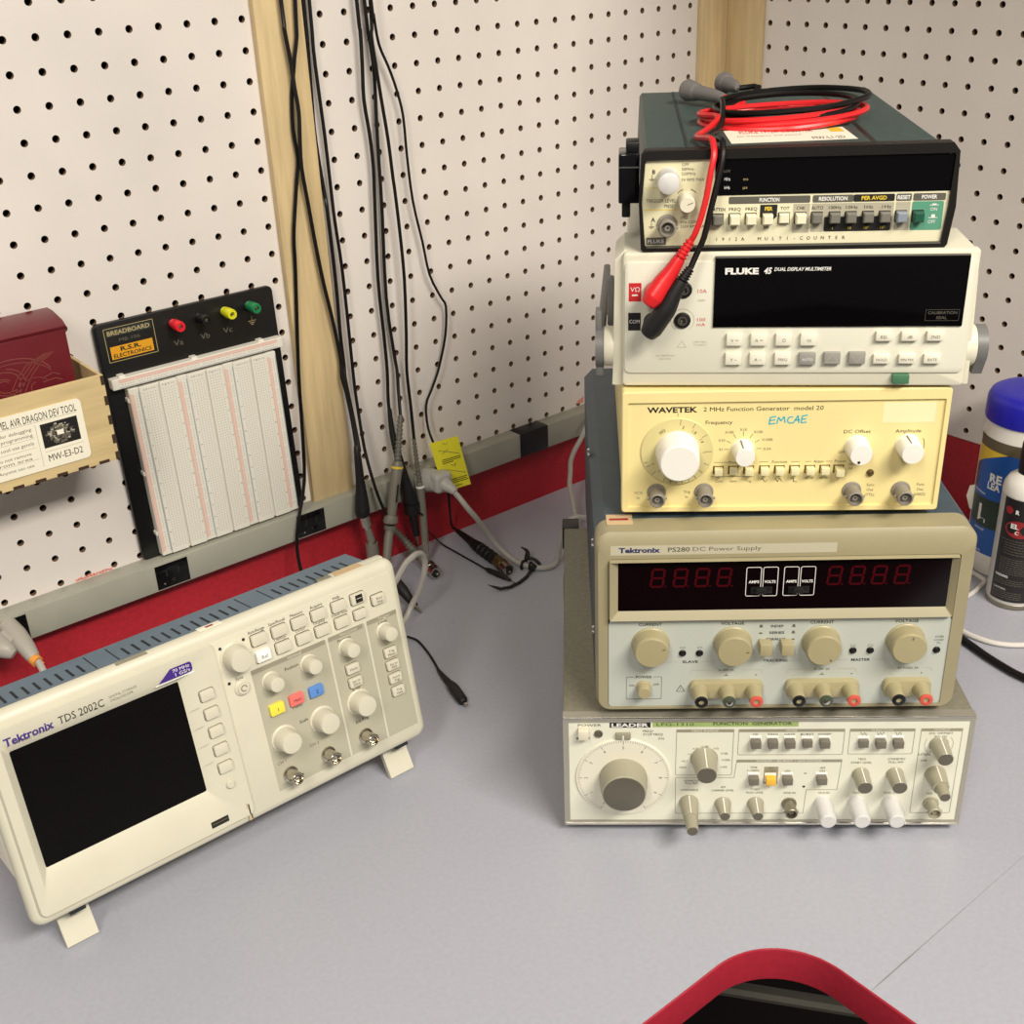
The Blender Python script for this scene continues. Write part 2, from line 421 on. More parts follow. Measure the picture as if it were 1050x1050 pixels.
# ================================================================== BREADBOARD  (plane 6 mm off the wall)
BO = (-715, -3, 102)
bb = thing('breadboard', BO, 'white solderless breadboard on a black plate leaning against the pegboard', 'breadboard')
def bpart(name, f, label=None):
    m = M(); f(m)
    m.v = [(x-(z-102)*0.0185, y, z) for (x, y, z) in m.v]
    return m.build(name, bb, origin=BO, label=label)
PW = 6.0
bpart('base_plate', lambda m: m.rrect(-799.5, -625.5, 102, 333, 2.0, PW, 5, 'bbplate', 0.8), 'black base plate')
def fbadge(m):
    m.outline(-791, -745.5, 297.5, 328, 0.6, 0.5, PW+.12, 'inkgold'); m.rect(-788, -749, 299.8, 311.2, PW+.06, 'orange')
    m.rect(-789, -748, 320.2, 326.4, PW+.05, 'countergroove')
    m.text('BREADBOARD', -768.6, 323.3, PW+.12, 3.7, 'inkgold', 39, bold=.02); m.text('MB-106', -769, 316, PW+.12, 3.0, 'inkgrey', 19)
    m.text('R.S.R.', -769.5, 308, PW+.12, 3.6, 'ink', 19, bold=.03); m.text('ELECTRONICS', -768.6, 302.6, PW+.12, 3.3, 'ink', 35, bold=.02)
    m.text('Va', -725.6, 300.9, PW+.12, 5.0, 'inkgrey', 9); m.text('Vb', -699.3, 301, PW+.12, 5.0, 'inkgrey', 9); m.text('Vc', -676.4, 301.4, PW+.12, 5.0, 'inkgrey', 9)
    for a, b in (((-650.8, 309), (-650.8, 304.5)), ((-654.8, 304.4), (-646.8, 304.4)), ((-653.3, 302.6), (-648.3, 302.6)), ((-652, 300.9), (-649.6, 300.9))): m.stroke([a, b], .5, PW+.12, 'inkgold')
bpart('badge', fbadge, 'gold and orange maker badge and voltage lettering')
for (u, k, nm) in ((-727.2, 'postred', 'red'), (-701.6, 'black', 'black'), (-676.5, 'postyellow', 'yellow'), (-651.5, 'postgreen', 'green')):
    def fp(m):
        z = 319.3
        m.knob(u, z, PW, [(4.2, 0), (4.2, 1.5), (3.4, 2), (4.6, 3), (4.9, 6), (4.9, 14.5), (4.3, 15.6), (2.2, 15.6), (2.0, 11), (0, 11)], k, 28, (3.5, 14.6, .06))
        m.knob(u, z, PW+11, [(1.6, 0), (1.6, 3.4), (.6, 3.6)], 'nickel', 10)
    bpart('binding_post', fp, nm+' binding post')
SW = PW+9.0
def tie(m, cols, v0, v1, w, pitch=2.54, gaps=False):
    nrow = int((v1-v0)/pitch)
    for ic, c in enumerate(cols):
        for r in range(nrow):
            if gaps and r % 6 == 5: continue
            v = v1-1.2-r*pitch; m.rect(c-.42, c+.42, v-.42, v+.42, w, 'bbhole')
def term(c):
    def f(m):
        for s_ in (-1, 1): m.box(c+s_*1.1 if s_ > 0 else c-18, c+18 if s_ > 0 else c-1.1, 104.5, 272.5, PW, SW, 'bbwhite', .5, 1)
        m.box(c-1.2, c+1.2, 104.6, 272.4, PW, SW-2.6, 'bbwhite')
        tie(m, [c-3.8-2.54*i for i in range(5)]+[c+3.8+2.54*i for i in range(5)], 108, 267, SW+.06)
        for k_, x in (('a b c d e', c-8.9), ('f g h i j', c+8.9)): m.text(k_, x, 269.6, SW+.1, 1.6, 'inkgrey', 11)
        for r in range(0, 62, 5): m.text(str(r+1), c-16.3, 266.6-r*2.54, SW+.1, 1.4, 'inkgrey'); m.text(str(r+1), c+16.3, 266.6-r*2.54, SW+.1, 1.4, 'inkgrey')
    bpart('terminal_strip', f)
def busv(c):
    def f(m):
        m.box(c-4.8, c+4.8, 105, 273, PW, SW-.1, 'bbwhite', .5, 1); m.rect(c-4.4, c-1.0, 109, 268, SW-.06, 'bbpink')
        m.rect(c-4.3, c-3.7, 108, 269, SW-.02, 'bbred'); m.rect(c+3.6, c+4.2, 108, 269, SW-.02, 'bbblue')
        tie(m, [c-1.3, c+1.3], 110, 267, SW+.02, 2.54, True)
        for v in (262, 190, 128): m.box(c-6.2, c-4.6, v-2, v+2, PW, SW-2, 'bbwhite', .4, 1)
    bpart('bus_strip', f)
for c in (-755.2, -709.2, -663.2): term(c)
for c in (-778.4, -732.2, -686.2, -641.2): busv(c)
def bush(m):
    m.box(-795.8, -627.2, 275.2, 284.8, PW, SW, 'bbwhite', .5, 1); m.rect(-790, -633, 280.6, 283.6, SW+.03, 'bbpink')
    m.rect(-790, -633, 283.2, 283.7, SW+.06, 'bbred'); m.rect(-790, -633, 276.2, 276.7, SW+.06, 'bbblue')
    for i in range(60):
        if i % 6 == 5: continue
        for dv in (278.8, 281.3): m.rect(-787+i*2.58-.42, -787+i*2.58+.42, dv-.42, dv+.42, SW+.08, 'bbhole')
    for u in (-785, -716, -648): m.box(u-3, u+3, 284.4, 286.6, PW, SW-2, 'bbwhite', .4, 1)
bpart('bus_strip', bush)

# ================================================================== WOODEN TOOL BOX + RED CARTON
XO = (-915, -38, 238)
wb = thing('wooden_box', XO, 'laser cut plywood box with white label hanging on the pegboard', 'box')
X0, X1, ZB, ZT, YF = -1002, -826, 238.5, 313.2, 74.9
at(XO, 'front_panel', wb, lambda m: m.box(X0, X1, ZB, ZT, YF-3, YF, 'plywood', .2, 1))
def fjoint(m):
    for i in range(9):
        u = X1-13-i*17.8; m.box(u-4.4, u+4.4, ZB-.15, ZB+2.6, YF-3, YF+.12, 'burnt')
    for v in (308.5, 291, 274, 257, 241.5): m.box(X1-2.8, X1+.15, v-4 if v > 245 else ZB-.1, v+4, YF-3, YF+.12, 'burnt')
at(XO, 'finger_joints', wb, fjoint, label='burnt dark finger joints')
at(XO, 'side_panel', wb, lambda m: m.box(X1-3, X1, ZB, ZT, .3, YF-3.1, 'plywood', .2, 1))
at(XO, 'side_panel', wb, lambda m: m.box(X0, X0+3, ZB, ZT, .3, YF-3.1, 'plywood', .2, 1))
at(XO, 'base_panel', wb, lambda m: m.box(X0+3.1, X1-3.1, ZB, ZB+3, .3, YF-3.1, 'plywood'))
at(XO, 'back_panel', wb, lambda m: m.box(X0+3.1, X1-3.1, ZB+3.1, ZT, .3, 3.2, 'plywood'))
def flabel(m):
    a0, a1, b0, b1, w = -989, -848.5, 248.0, 299.5, YF+.9
    m.rrect(a0, a1, b0, b1, YF, w, 4, 'paper', .2); w += .08
    m.text('ATMEL AVR DRAGON DEV TOOL', a1-4.5, 293.0, w, 6.2, 'ink', 68, 'r')
    m.stroke([(a0+5, 289), (a1-5, 289)], .35, w, 'inklight'); m.stroke([(-887.6, 251), (-887.6, 287)], .35, w, 'inklight')
    for t, v in (('Use for debugging', 284.4), ('and programming', 279.6), ('My cool use gently', 272.6)): m.text(t, -891, v, w, 2.7, 'inkgrey', 33, 'r')
    for v in (276.5, 268.6, 258.5): m.stroke([(a0+5, v), (-890, v)], .3, w, 'inklight')
    for t, v in (('Do not remove', 264.6), ('from area', 260.6), ('Anyone can use', 254.4)): m.text(t, -895, v, w, 2.5, 'inkgrey', 28, 'r')
    for v in (262.5, 254.2): m.arc(-928, v, 2.2, 0, 360, .5, w, 'ink', 14)
    m.rect(-884, -854, 265.5, 286, w, 'ink')
    r = random.Random(5)
    for i in range(150):
        t = r.uniform(0, 2*pi); q = r.uniform(.3, 1); u = -869.3+11*q*cos(t); v = 275.8+8.4*q*sin(t); s_ = r.uniform(.5, 1.6); m.rect(u-s_, u+s_, v-s_*.7, v+s_*.7, w+.05+i*.002, r.choice(['inkgrey', 'inklight', 'inkgrey', 'ink']))
    m.rect(-872, -866.5, 274, 278, w+.25, 'paper')
    m.stroke([(-884, 262.5), (a1-4, 262.5)], .3, w, 'inklight')
    m.text('MW-E3-D2', -868.6, 256.6, w, 5.6, 'ink', 28)
at(XO, 'label_plate', wb, flabel, label='white printed label plate')
CO = (-900, -30, 241.6)
cb = thing('carton', CO, 'maroon cardboard carton standing inside the plywood box', 'box')
def fcart(m):
    m.box(-985, -837.5, 241.8, 347, 4.5, 41.5, 'maroon', .6)
at(CO, 'carton_body', cb, fcart)
def fcl(m):
    P = [(4.4, 347.2), (41.6, 347.2), (42.6, 349.8), (36, 353.5), (16, 357), (4.4, 357)]
    V = [(x, -w, v) for x in (-986, -836.6) for w, v in P]; n = len(P)
    m.add(V, [tuple(range(n)), tuple(range(2*n-1, n-1, -1))]+[(i, (i+1) % n, n+(i+1) % n, n+i) for i in range(n)], 'maroon')
at(CO, 'lid_flap', cb, fcl)
def fsw(m):
    w = 41.75
    def sp(cx, cz, r0, r1, a0, a1, t=.7, sx=1.0):
        n = 26; m.stroke([(cx+sx*(r0+(r1-r0)*i/n)*cos(radians(a0+(a1-a0)*i/n)), cz+.72*(r0+(r1-r0)*i/n)*sin(radians(a0+(a1-a0)*i/n))) for i in range(n+1)], t, w, 'maroonline')
    sp(-893, 313, 3, 15, 40, 470); sp(-893, 313, 5, 18, 40, 440); sp(-885, 312, 26, 30, 20, 150, .8, 1.2); sp(-885, 308, 27, 30, 25, 130, .6, 1.2)
    for dx in (0, 4, 8, 12): m.stroke([(-892+dx, 303), (-884+dx, 315), (-874+dx, 325), (-858+dx*.6, 331)], .6, w, 'maroonline')
    sp(-866, 308, 4, 20, 150, 330, .6); sp(-905, 318, 8, 22, 100, 230, .6); sp(-868, 304, 10, 16, 30, 160, .5)
    m.stroke([(-864, 311), (-855, 314), (-849, 311)], .7, w, 'maroonline'); m.stroke([(-864, 308), (-853, 309), (-848, 306)], .7, w, 'maroonline')
at(CO, 'swirl_emblem', cb, fsw, label='faint swirl emblem')
# ================================================================== INSTRUMENTS (each in its own frame: origin = lower left corner of the front)
def part(root, name, f, label=None, **kw):
    m = M(); f(m); return m.build(name, root, label=label, **kw)
def bnc_jack(m, u, v, w, L, r, body='nickel', inner='ink', flange=True):
    if flange: m.knob(u, v, w, [(r*1.25, 0), (r*1.2, 1.4), (r*1.02, 1.8)], body, 20)
    m.knob(u, v, w+1.0, [(r*1.0, 0), (r*.86, L*.25), (r*.86, L*.5), (r, L*.55), (r, L-1), (r*.9, L-.4), (r*.78, L-.4), (r*.74, L-5), (0, L-5)], body, 24)
    m.knob(u, v, w+L-4.2, [(r*.72, 0), (0, 0.02)], inner, 20); m.knob(u, v, w+L-4.2, [(r*.36, 0), (r*.36, 2.6), (r*.14, 2.6), (r*.14, 1), (0, 1)], body, 14)
    for s_ in (-1, 1): m.lathe((u+s_*r*.8, -(w+L*.72), v), (s_, 0, 0), [(.9, 0), (.9, r*.45), (0, r*.45)], body, 10)
def lines(m, u, v, w, rows, h, k, dv, align='c', **kw):
    for i, t in enumerate(rows): m.text(t, u, v-i*dv, w, h, k, align=align, **kw)

# ---- oscilloscope -------------------------------------------------
sc = thing('oscilloscope', (-1030.5, -324.7, 31.9), 'ivory digital oscilloscope with dark screen tilted up on its front feet', 'oscilloscope', rot=(-radians(10.26), 0, radians(-0.065)))
SWD, SH = 326.3, 158.0
def f(m):
    L = [(rr(0, SWD, 0, SH, 9, 5), -9), (rr(0, SWD, 0, SH, 9, 5), -6.4), (rr(.5, SWD-.5, .5, SH-.7, 8.6, 5), -3.9), (rr(2.2, SWD-2.2, 2, SH-2.8, 7.6, 5), -1.9), (rr(5, SWD-5, 4, SH-7, 6, 5), -.7), (rr(9, 164, 12, 146, 4, 5), -.6), (rr(9, 164, 12, 146, 4, 5), -8.6)]
    n = len(L[0][0]); V = [(u, -w, v) for P, w in L for u, v in P]; F = []
    for j in range(len(L)-1):
        for q in range(n): q2 = (q+1) % n; F.append((j*n+q, j*n+q2, (j+1)*n+q2, (j+1)*n+q))
    m.add(V, F, 'scope')
    m.rrect(157.0, SWD-5, 5, 148.5, -6, 0.0, 5, 'scope', .6)
fb = part(sc, 'front_bezel', f)
def f(m):   # screen surround: slopes down to the glass
    o = rr(5, 168, 7, 150, 6, 5); i_ = rr(13.6, 146.5, 27.5, 137.5, 2.5, 5); g = rr(19.3, 137, 40.8, 129, 1.2, 5)
    o2 = rr(6.5, 166.5, 8.5, 148.5, 5, 5)
    n = len(o); V = [(u, 1.2, v) for u, v in o]+[(u, -2.2, v) for u, v in o2]+[(u, -2.2, v) for u, v in i_]+[(u, 3.5, v) for u, v in g]
    F = []
    for q in range(n):
        q2 = (q+1) % n; F += [(q, q2, n+q2, n+q), (n+q, n+q2, 2*n+q2, 2*n+q), (2*n+q, 2*n+q2, 3*n+q2, 3*n+q)]
    m.add(V, F, 'scope')
ssr = part(sc, 'screen_surround', f)
part(ssr, 'screen', lambda m: m.box(18.6, 137.8, 40, 129.8, -4.5, -3.2, 'lcd'), 'dark screen')
def f(m):   # blue rear housing
    secs = [(9.1, 157.4, 36, 4), (47, 157.0, 38, 6), (53, 153, 39, 7), (107, 134, 50, 20)]
    V = []; n = 6
    for y, T, lo, bo in secs: V += [(309, y, T), (5, y, T), (5, y, lo), (58, y, bo), (258, y, bo), (309, y, lo)]
    F = [tuple(range(n)), tuple(range(4*n-1, 3*n-1, -1))]
    for j in range(3):
        for i in range(n): i2 = (i+1) % n; F.append((j*n+i, j*n+i2, (j+1)*n+i2, (j+1)*n+i))
    m.add(V, F, 'scopeblue')
part(sc, 'rear_housing', f, 'slate blue rear housing', angle=20)
def f(m):
    u = 12.0; k = 0
    def slit(u, a, b, w): m.add([(u, a, 157.48), (u+w, a, 157.48), (u+w, b, 157.25), (u, b, 157.25)], [(0, 1, 2, 3)], 'ventdark')
    for g0, g1 in ((20, 84), (113, 202), (233, 296)):
        q = int((g1-g0)/7.6)
        for i in range(q+1): slit(g0+i*7.6, 15.5, 32.5, 2.0)
    for s_ in (89.3, 105.2, 206.6, 225.6): slit(s_, 13, 42, .9)
part(sc, 'vent_slots', f)
def f(m):   # right hand handle mount block and top strip
    (m.box(309.2, 322, 4, 148, -60, -9.1, 'scope', 3), m.box(275, 322, 150, 158.2, -18, -9.2, 'scope', 1.5))
part(sc, 'handle_mount', f)
part(sc, 'left_cheek', lambda m: (m.box(.8, 9.5, 36, 150, -62, -15.5, 'paper', .6), m.box(1.6, 9, 38, 150, -15.4, -9.1, 'ventdark')), 'pale side label strip')
part(sc, 'latch', lambda m: m.lathe((268, 11.5, 156.4), (1, 0, 0), [(0, -6), (3.2, -6), (3.4, 4), (2, 6.5), (0, 6.5)], 'leadercase', 16))
part(sc, 'inventory_sticker', lambda m: m.box(277, 301.5, 158.0, 158.35, -16.5, -6.5, 'tan'), 'tan sticker')
part(sc, 'inventory_sticker', lambda m: m.box(100, 122.5, 157.75, 158.15, -9.2, -3.6, 'greybar'), 'grey sticker')
part(sc, 'inventory_sticker', lambda m: (m.box(162, 180, 157.8, 158.1, -12, -4, 'paper', .1), m.box(168, 174, 158.05, 158.16, -9.5, -6.5, 'labelmaroon')), 'small white oval sticker')
part(sc, 'paper_tab', lambda m: m.box(9, 26, 157.4, 158.8, -31, -24, 'whitekey', .5))
def f(m):
    m.text('Tektronix', 33, 138.6, 2.5-.2, 5.2, 'tekviolet', 32.5, bold=.03); m.text('TDS 2002C', 68.2, 138.9, 2.3, 5.2, 'ink', 31)
    lines(m, 88, 140.6, 2.3, ('DIGITAL STORAGE', 'OSCILLOSCOPE'), 1.6, 'inkgrey', 2.7, 'l')
part(sc, 'lettering', f)
def f(m):
    m.prism([(122.8, 135.4), (147, 135.4), (148.2, 137), (148.2, 141.5), (147, 142.8), (132.6, 142.8)], 2.1, 2.5, 'purple')
    m.text('70 MHz', 140.2, 140.6, 2.56, 2.3, 'inkwhite', 12.5); m.text('1 GS/s', 140.8, 137.4, 2.56, 2.3, 'inkwhite', 11)
    m.stroke([(120, 134.4), (149, 134.4)], .7, 2.3, 'whitekey')
part(sc, 'badge', f, 'purple bandwidth badge')
def key(m, u, v, w, h, d, k, w0=0.0, r=1.2): m.rrect(u-w/2, u+w/2, v-h/2, v+h/2, w0, w0+d, min(r, w/2.1, h/2.1), k, .5, 4)
for v in (113.8, 99.1, 84.4, 69.6, 54.8):
    part(sc, 'button', lambda m: (m.outline(147.4, 159.2, v-4.6, v+4.6, 1.8, .5, 2.32, 'inkgrey'), key(m, 153.3, v, 10.4, 7.8, 2.6, 'scopekey', 2.0)))
part(sc, 'button', lambda m: (m.knob(153.5, 40.2, 2.0, [(3.2, 0), (3.2, 2), (2.6, 2.6), (0, 2.6)], 'scopekey', 20)), 'round button')
part(sc, 'usb_port', lambda m: (m.box(132.5, 146.3, 12.4, 17.4, 1.9, 2.4, 'ventdark'), m.box(133.5, 145.3, 14.7, 15.7, 2.3, 2.6, 'brassdark')))
def f(m):
    m.text('P R I N T', 0, 0, 0, 1, 'ink') if False else None
    for v in (106.5, 91.8, 77.1, 62.3): m.stroke([(139, v), (146, v)], .3, 2.3, 'inklight')
    m.rect(162.6, 163.6, 9, 17.6, 2.3, 'ink'); m.rect(161.6, 163.2, 4.2, 8.4, 2.3, 'tan'); m.rect(161.2, 162.4, 14, 19, 2.28, 'tan'); m.rect(163.4, 164.2, 5, 9, 2.32, 'ink')
part(sc, 'seam_marks', f)
SEC = 0.05
def f(m):
    m.rect(190, 318.5, 13.8, 115.8, .04, 'scopegrey')
    m.rect(190, 252.8, 112.2, 116, .12, 'scopebar'); m.rect(256, 287, 112.2, 116, .12, 'scopebar'); m.rect(291, 318.5, 112.2, 116, .12, 'scopebar')
    for u in (254.4, 289.4): m.box(u-1.0, u+1.0, 14, 116, 0, .7, 'scoperidge', .25, 1)
    for t, u, wd in (('Vertical', 226, 12), ('Horizontal', 274, 15), ('Trigger', 307, 11)): m.text(t, u, 114.1, .2, 2.3, 'scopekey', wd)
    for t, u, v in (('Position', 222, 106), ('Menu', 219.5, 74), ('Scale', 222, 60.5), ('Position', 269, 110), ('Scale', 270.4, 66.5), ('Level', 305, 110.3), ('Ext Trig', 270, 39), ('CH 1', 197, 36), ('CH 2', 226, 38)): m.text(t, u, v, .2, 2.5, 'ink' if 'CH' not in t else 'inkgrey')
    for a, b in (((194, 34), (249, 34)), ((194, 72), (249, 71.5))): m.stroke([a, b], .3, .2, 'inklight')
    for u, t in ((201.3, 'AutoRange'), (218.3, 'Save/Recall'), (235, 'Measure'), (252, 'Acquire'), (269.8, 'Help')): m.text(t, u, 144.6, .2, 2.3, 'ink', min(13.5, len(t)*1.5))
    for u, t in ((218.3, 'Utility'), (235.5, 'Cursor'), (252, 'Display'), (269.8, 'Default Setup')): m.text(t, u, 131.2, .2, 2.0, 'inkgrey', min(14, len(t)*1.4))
    m.text('Save', 180.5, 114.5, .2, 2.4, 'ink')
    for u, v in ((171.8, 141.6), (190.4, 141.6), (172.2, 113.5)): m.knob(u, v, .0, [(1.2, 0), (1.2, .3), (0, .3)], 'ventdark', 12)
part(sc, 'control_panel', f)
for u in (201.5, 218.4, 235, 251.9, 269.8, 286.9): part(sc, 'button', lambda m: (key(m, u, 137.8, 12, 8.4, 3.0, 'scopekey'), m.outline(u-6.5, u+6.5, 133.1, 142.5, 1.6, .5, .15, 'ink')) + ((m.rect(u-2.6, u+3.6, 134.6, 141, 3.06, 'ink'), m.stroke([(u-1.6, 138), (u+2.6, 138)], .5, 3.1, 'scopekey')) if u > 280 else ()))
part(sc, 'button', lambda m: (key(m, 304, 130.6, 11, 8, 3.0, 'scopekey'), m.outline(297.9, 310.1, 126, 135.2, 1.6, .5, .15, 'ink'), m.text('Run/', 304.8, 131.8, 3.08, 2, 'ink'), m.text('Stop', 304.8, 129, 3.08, 2, 'ink')))
part(sc, 'button', lambda m: (key(m, 201.8, 124.5, 11.6, 8.6, 3.0, 'whitekey'), m.text('Ref', 202.5, 123.8, 3.08, 2.6, 'ink')), 'white button')
for u in (218.8, 236.1, 252.4, 269.8): part(sc, 'button', lambda m: (key(m, u, 124.5, 11.8, 8.2, 3.0, 'scopekey'), m.outline(u-6.4, u+6.4, 120, 129.2, 1.6, .5, .15, 'ink')))
part(sc, 'button', lambda m: (key(m, 286.3, 124.7, 10.6, 7.4, 3.0, 'scopekey'), m.outline(280.5, 292.1, 120.4, 129, 1.6, .5, .15, 'ink')))
def sknob(u, v, r, L, k='scopekey'):
    r *= .95
    part(sc, 'knob', lambda m: m.knob(u, v, 0, [(r*1.28, 0), (r*1.26, .8), (r*1.14, 1.4), (r*1.04, L*.6), (r, L-1.0), (r*.93, L-.2), (r*.8, L), (0, L)], k, 36, (1.3, L-.9, .035)))
sknob(180.7, 132.2, 9.2, 14)
for u, v in ((203.4, 102.4), (236, 103), (269.7, 102.7), (304.6, 102.4)): sknob(u, v, 6.1, 12)
for u, v in ((203.2, 54), (236.8, 55), (270.2, 55)): sknob(u, v, 8.8, 14)
part(sc, 'button', lambda m: (m.knob(180.9, 106.8, 0, [(6, 0), (6, 1.2), (5.2, 1.8), (4.5, 1.8), (4.3, 3), (0, 3.2)], 'scopekey', 26), m.arc(181.2, 106.9, 2.2, 0, 300, .6, 3.3, 'inkgrey')), 'round save button')
for u, v, k, t, n in ((202.6, 79.8, 'yellowkey', '1', 'yellow button'), (219.4, 80.4, 'redkey', 'Math', 'red button'), (236.4, 80, 'bluekey', '2', 'blue button')):
    part(sc, 'button', lambda m: (key(m, u, v, 11.8, 8.8, 3.0, k), m.text(t, u+.3, v-.3, 3.08, 3 if len(t) < 2 else 2.2, 'ink')), n)
for u, v, t in ((270.4, 84.5, ('Horiz',)), (270.4, 72.8, ('Set to', 'Zero')), (305.6, 84, ('Trig', 'Menu')), (305.5, 72.8, ('Set to', '50%')), (305.5, 61.3, ('Force', 'Trig')), (305.8, 49.8, ('Trig', 'View'))):
    part(sc, 'button', lambda m: (key(m, u, v, 11, 7.6, 3.0, 'scopekey'), m.outline(u-5.9, u+5.9, v-4.2, v+4.2, 1.6, .45, .15, 'ink'), lines(m, u+.2, v+(1.4 if len(t) > 1 else 0), 3.08, t, 2.0, 'ink', 2.8)))
for u, v in ((201.6, 24), (235.3, 25), (269.8, 25)): part(sc, 'bnc_connector', lambda m: bnc_jack(m, u, v, 0, 13, 5.0), 'metal connector')
for u0, u1 in ((17.5, 40), (289.5, 312)):
    def f(m):
        P = [(25, -0.2), (14.2, -29.2), (12.2, -30), (9.6, -28.4), (17.5, -6), (19, -0.2)]
        V = [(u, y, z) for u in (u0, u1) for y, z in P]; n = len(P)
        m.add(V, [tuple(range(n)), tuple(range(2*n-1, n-1, -1))]+[(i, (i+1) % n, n+(i+1) % n, n+i) for i in range(n)], 'scope')
        m.box((u0+u1)/2-4, (u0+u1)/2+7, -2.6, 0.6, -8.9, -4.2, 'ventdark')
    part(sc, 'foot', f)
for u in (80, 236): part(sc, 'foot', lambda m: m.box(u-9, u+9, -14.6, -2.1, -98, -88, 'black', .4), 'rear foot')
part(sc, 'base', lambda m: m.box(62, 254, -2.2, 8.0, -100, -9.2, 'scope', .8))

# ---- function generator (bottom of the stack) ----------------------
fg = thing('function_generator', (-675.25, -461.47, 8.0), 'wide silver-grey function generator with big round dial at the bottom of the stack', 'function generator', rot=(0, 0, radians(-41.83)))
LW, LH = 297.0, 100.5
part(fg, 'case', lambda m: (m.box(0.4, LW-.4, 0.6, LH-.2, -300, -4, 'leadercase', 1.2)), 'hammered grey-brown metal case')
def f(m):
    m.ring([(0, 0), (LW, 0), (LW, LH), (0, LH)], [(4.2, 4.4), (LW-3.4, 4.4), (LW-3.4, LH-4.6), (4.2, LH-4.6)], -7, 0.6, 'leaderframe')
    m.box(0.5, LW-.5, LH-1.4, LH-.2, 0, 1.6, 'chrome', .4); m.box(0.5, LW-.5, .4, 1.8, 0, 1.6, 'chrome', .4)
part(fg, 'frame', f, 'silver front frame')
part(fg, 'front_panel', lambda m: m.box(3.6, LW-3, 3.8, LH-4, -3, 0, 'leaderpanel'), 'off white front panel')
def f(m):
    w = .12
    m.rect(34.2, 64.1, 90.8, 95.4, .06, 'ink'); m.text('LEADER', 49.1, 93.1, w, 3.1, 'inkwhite', 27, bold=.03)
    m.rect(65.6, 171.1, 91.2, 96.0, .06, 'greenbar'); m.text('LFG-1310', 82, 93.6, w, 2.5, 'inkgreen', 27); m.text('FUNCTION  GENERATOR', 138, 94, w, 2.4, 'inkgreen', 57, bold=.02)
    m.text('POWER', 19.6, 93.2, w, 2.0, 'ink', 17); m.text('OFF', 17, 81.3, w, 1.8, 'ink', 6); m.rect(10, 11.4, 80.6, 82, w, 'ink')
    lines(m, 58.6, 87.7, w, ('FREQ/', 'STOP FREQ'), 2.0, 'ink', 3.1, 'l'); m.text('(Hz)', 72, 81.0, w, 1.8, 'ink')
    def boxed(u0, u1, v0, v1, t, bar=True):
        m.outline(u0, u1, v0, v1, 1.2, .45, w, 'greybar')
        if bar: m.rect(u0, u1, v1-2.6, v1, w+.03, 'greybar'); m.text(t, (u0+u1)/2, v1-1.3, w+.08, 1.7, 'leaderpanel', min((u1-u0)*.55, len(t)*1.9))
    boxed(83, 125, 46.7, 89, 'FREQ RANGE'); boxed(128.2, 205, 65.5, 89, 'MODE'); boxed(208.4, 255.2, 65.9, 89, 'FUNCTION'); boxed(259.3, 289, 10.6, 89, 'OUTPUT')
    m.stroke([(128.4, 61), (205, 61), (203.6, 33), (181, 33), (180, 10.5), (84, 10.5), (83.4, 44.6), (126.8, 44.6), (128.2, 61)], .45, w, 'greybar')
    m.rect(128.3, 205, 58.7, 61.3, w+.03, 'greybar'); m.text('SWEEP / BURST / AM MODE', 166.5, 60, w+.08, 1.7, 'leaderpanel', 48)
    for t, u in (('CW', 140.6), ('TRIG', 153), ('GATE', 165.3), ('BURST', 178), ('SWEEP', 190.5)): m.text(t, u, 84.2, w, 1.8, 'ink', 1.9*len(t))
    lines(m, 140.9, 54, w, ('TIME', '1~100Hz'), 1.7, 'ink', 2.8)
    m.rect(148.6, 159.1, 38.6, 54.6, .05, 'greybar'); lines(m, 153.8, 53.2, w, ('SET', 'START'), 1.7, 'inkgreen', 2.6)
    m.text('LIN', 165.8, 50.6, w, 1.7, 'ink'); m.rect(178.1, 180.2, 48, 48.7, w, 'ink'); m.rect(178, 179.8, 35, 36.8, w, 'ink'); lines(m, 191.4, 53.4, w, ('AM', 'ON'), 1.8, 'ink', 3.0)
    lines(m, 95.5, 41.6, w, ('SYMMETRY', 'PULL INV'), 1.6, 'ink', 2.3); m.text('VARIABLE', 94, 33, w, 1.7, 'ink', 13.5); lines(m, 119, 35.6, w, ('AM', 'CARRIER LEVEL'), 1.7, 'ink', 3.1)
    lines(m, 143, 33.4, w, ('START', 'MOD LEVEL'), 1.7, 'ink', 3.1); m.text('MOD IN', 168.8, 30, w, 1.7, 'ink'); m.text('VCG IN', 194.2, 30, w, 1.7, 'ink'); m.text('TRIG IN', 219.4, 30, w, 1.7, 'ink'); m.text('SYNC OUT', 244.4, 30, w, 1.7, 'ink')
    lines(m, 219.4, 61.4, w, ('TRIG', 'START LEVEL'), 1.8, 'ink', 3.2); lines(m, 244.6, 61.4, w, ('SYMMETRY', 'PULL INV'), 1.8, 'ink', 2.9)
    m.text('DC OFFSET', 274, 84.6, w, 1.8, 'ink', 17); m.text('PULL ON', 274, 81.6, w, 1.5, 'ink'); m.text('ATTEN', 263.6, 65.4, w, 1.8, 'ink', 9); m.text('0', 268, 67.8, w, 1.5, 'ink'); m.text('-20dB', 264, 60, w, 1.5, 'ink'); m.text('50Ω', 272, 29.2, w, 1.7, 'ink')
    for t, u, v in (('×0.01', 88.6, 54.2), ('×0.1', 89.4, 60), ('×1', 93, 66.4), ('×10', 97.4, 71.4), ('×100', 104.4, 73.4), ('×1k', 112.6, 71.6), ('×10k', 118.8, 67), ('×100k', 120.2, 61), ('×1M', 118.6, 54.4)): m.text(t, u, v, w, 1.8, 'ink')
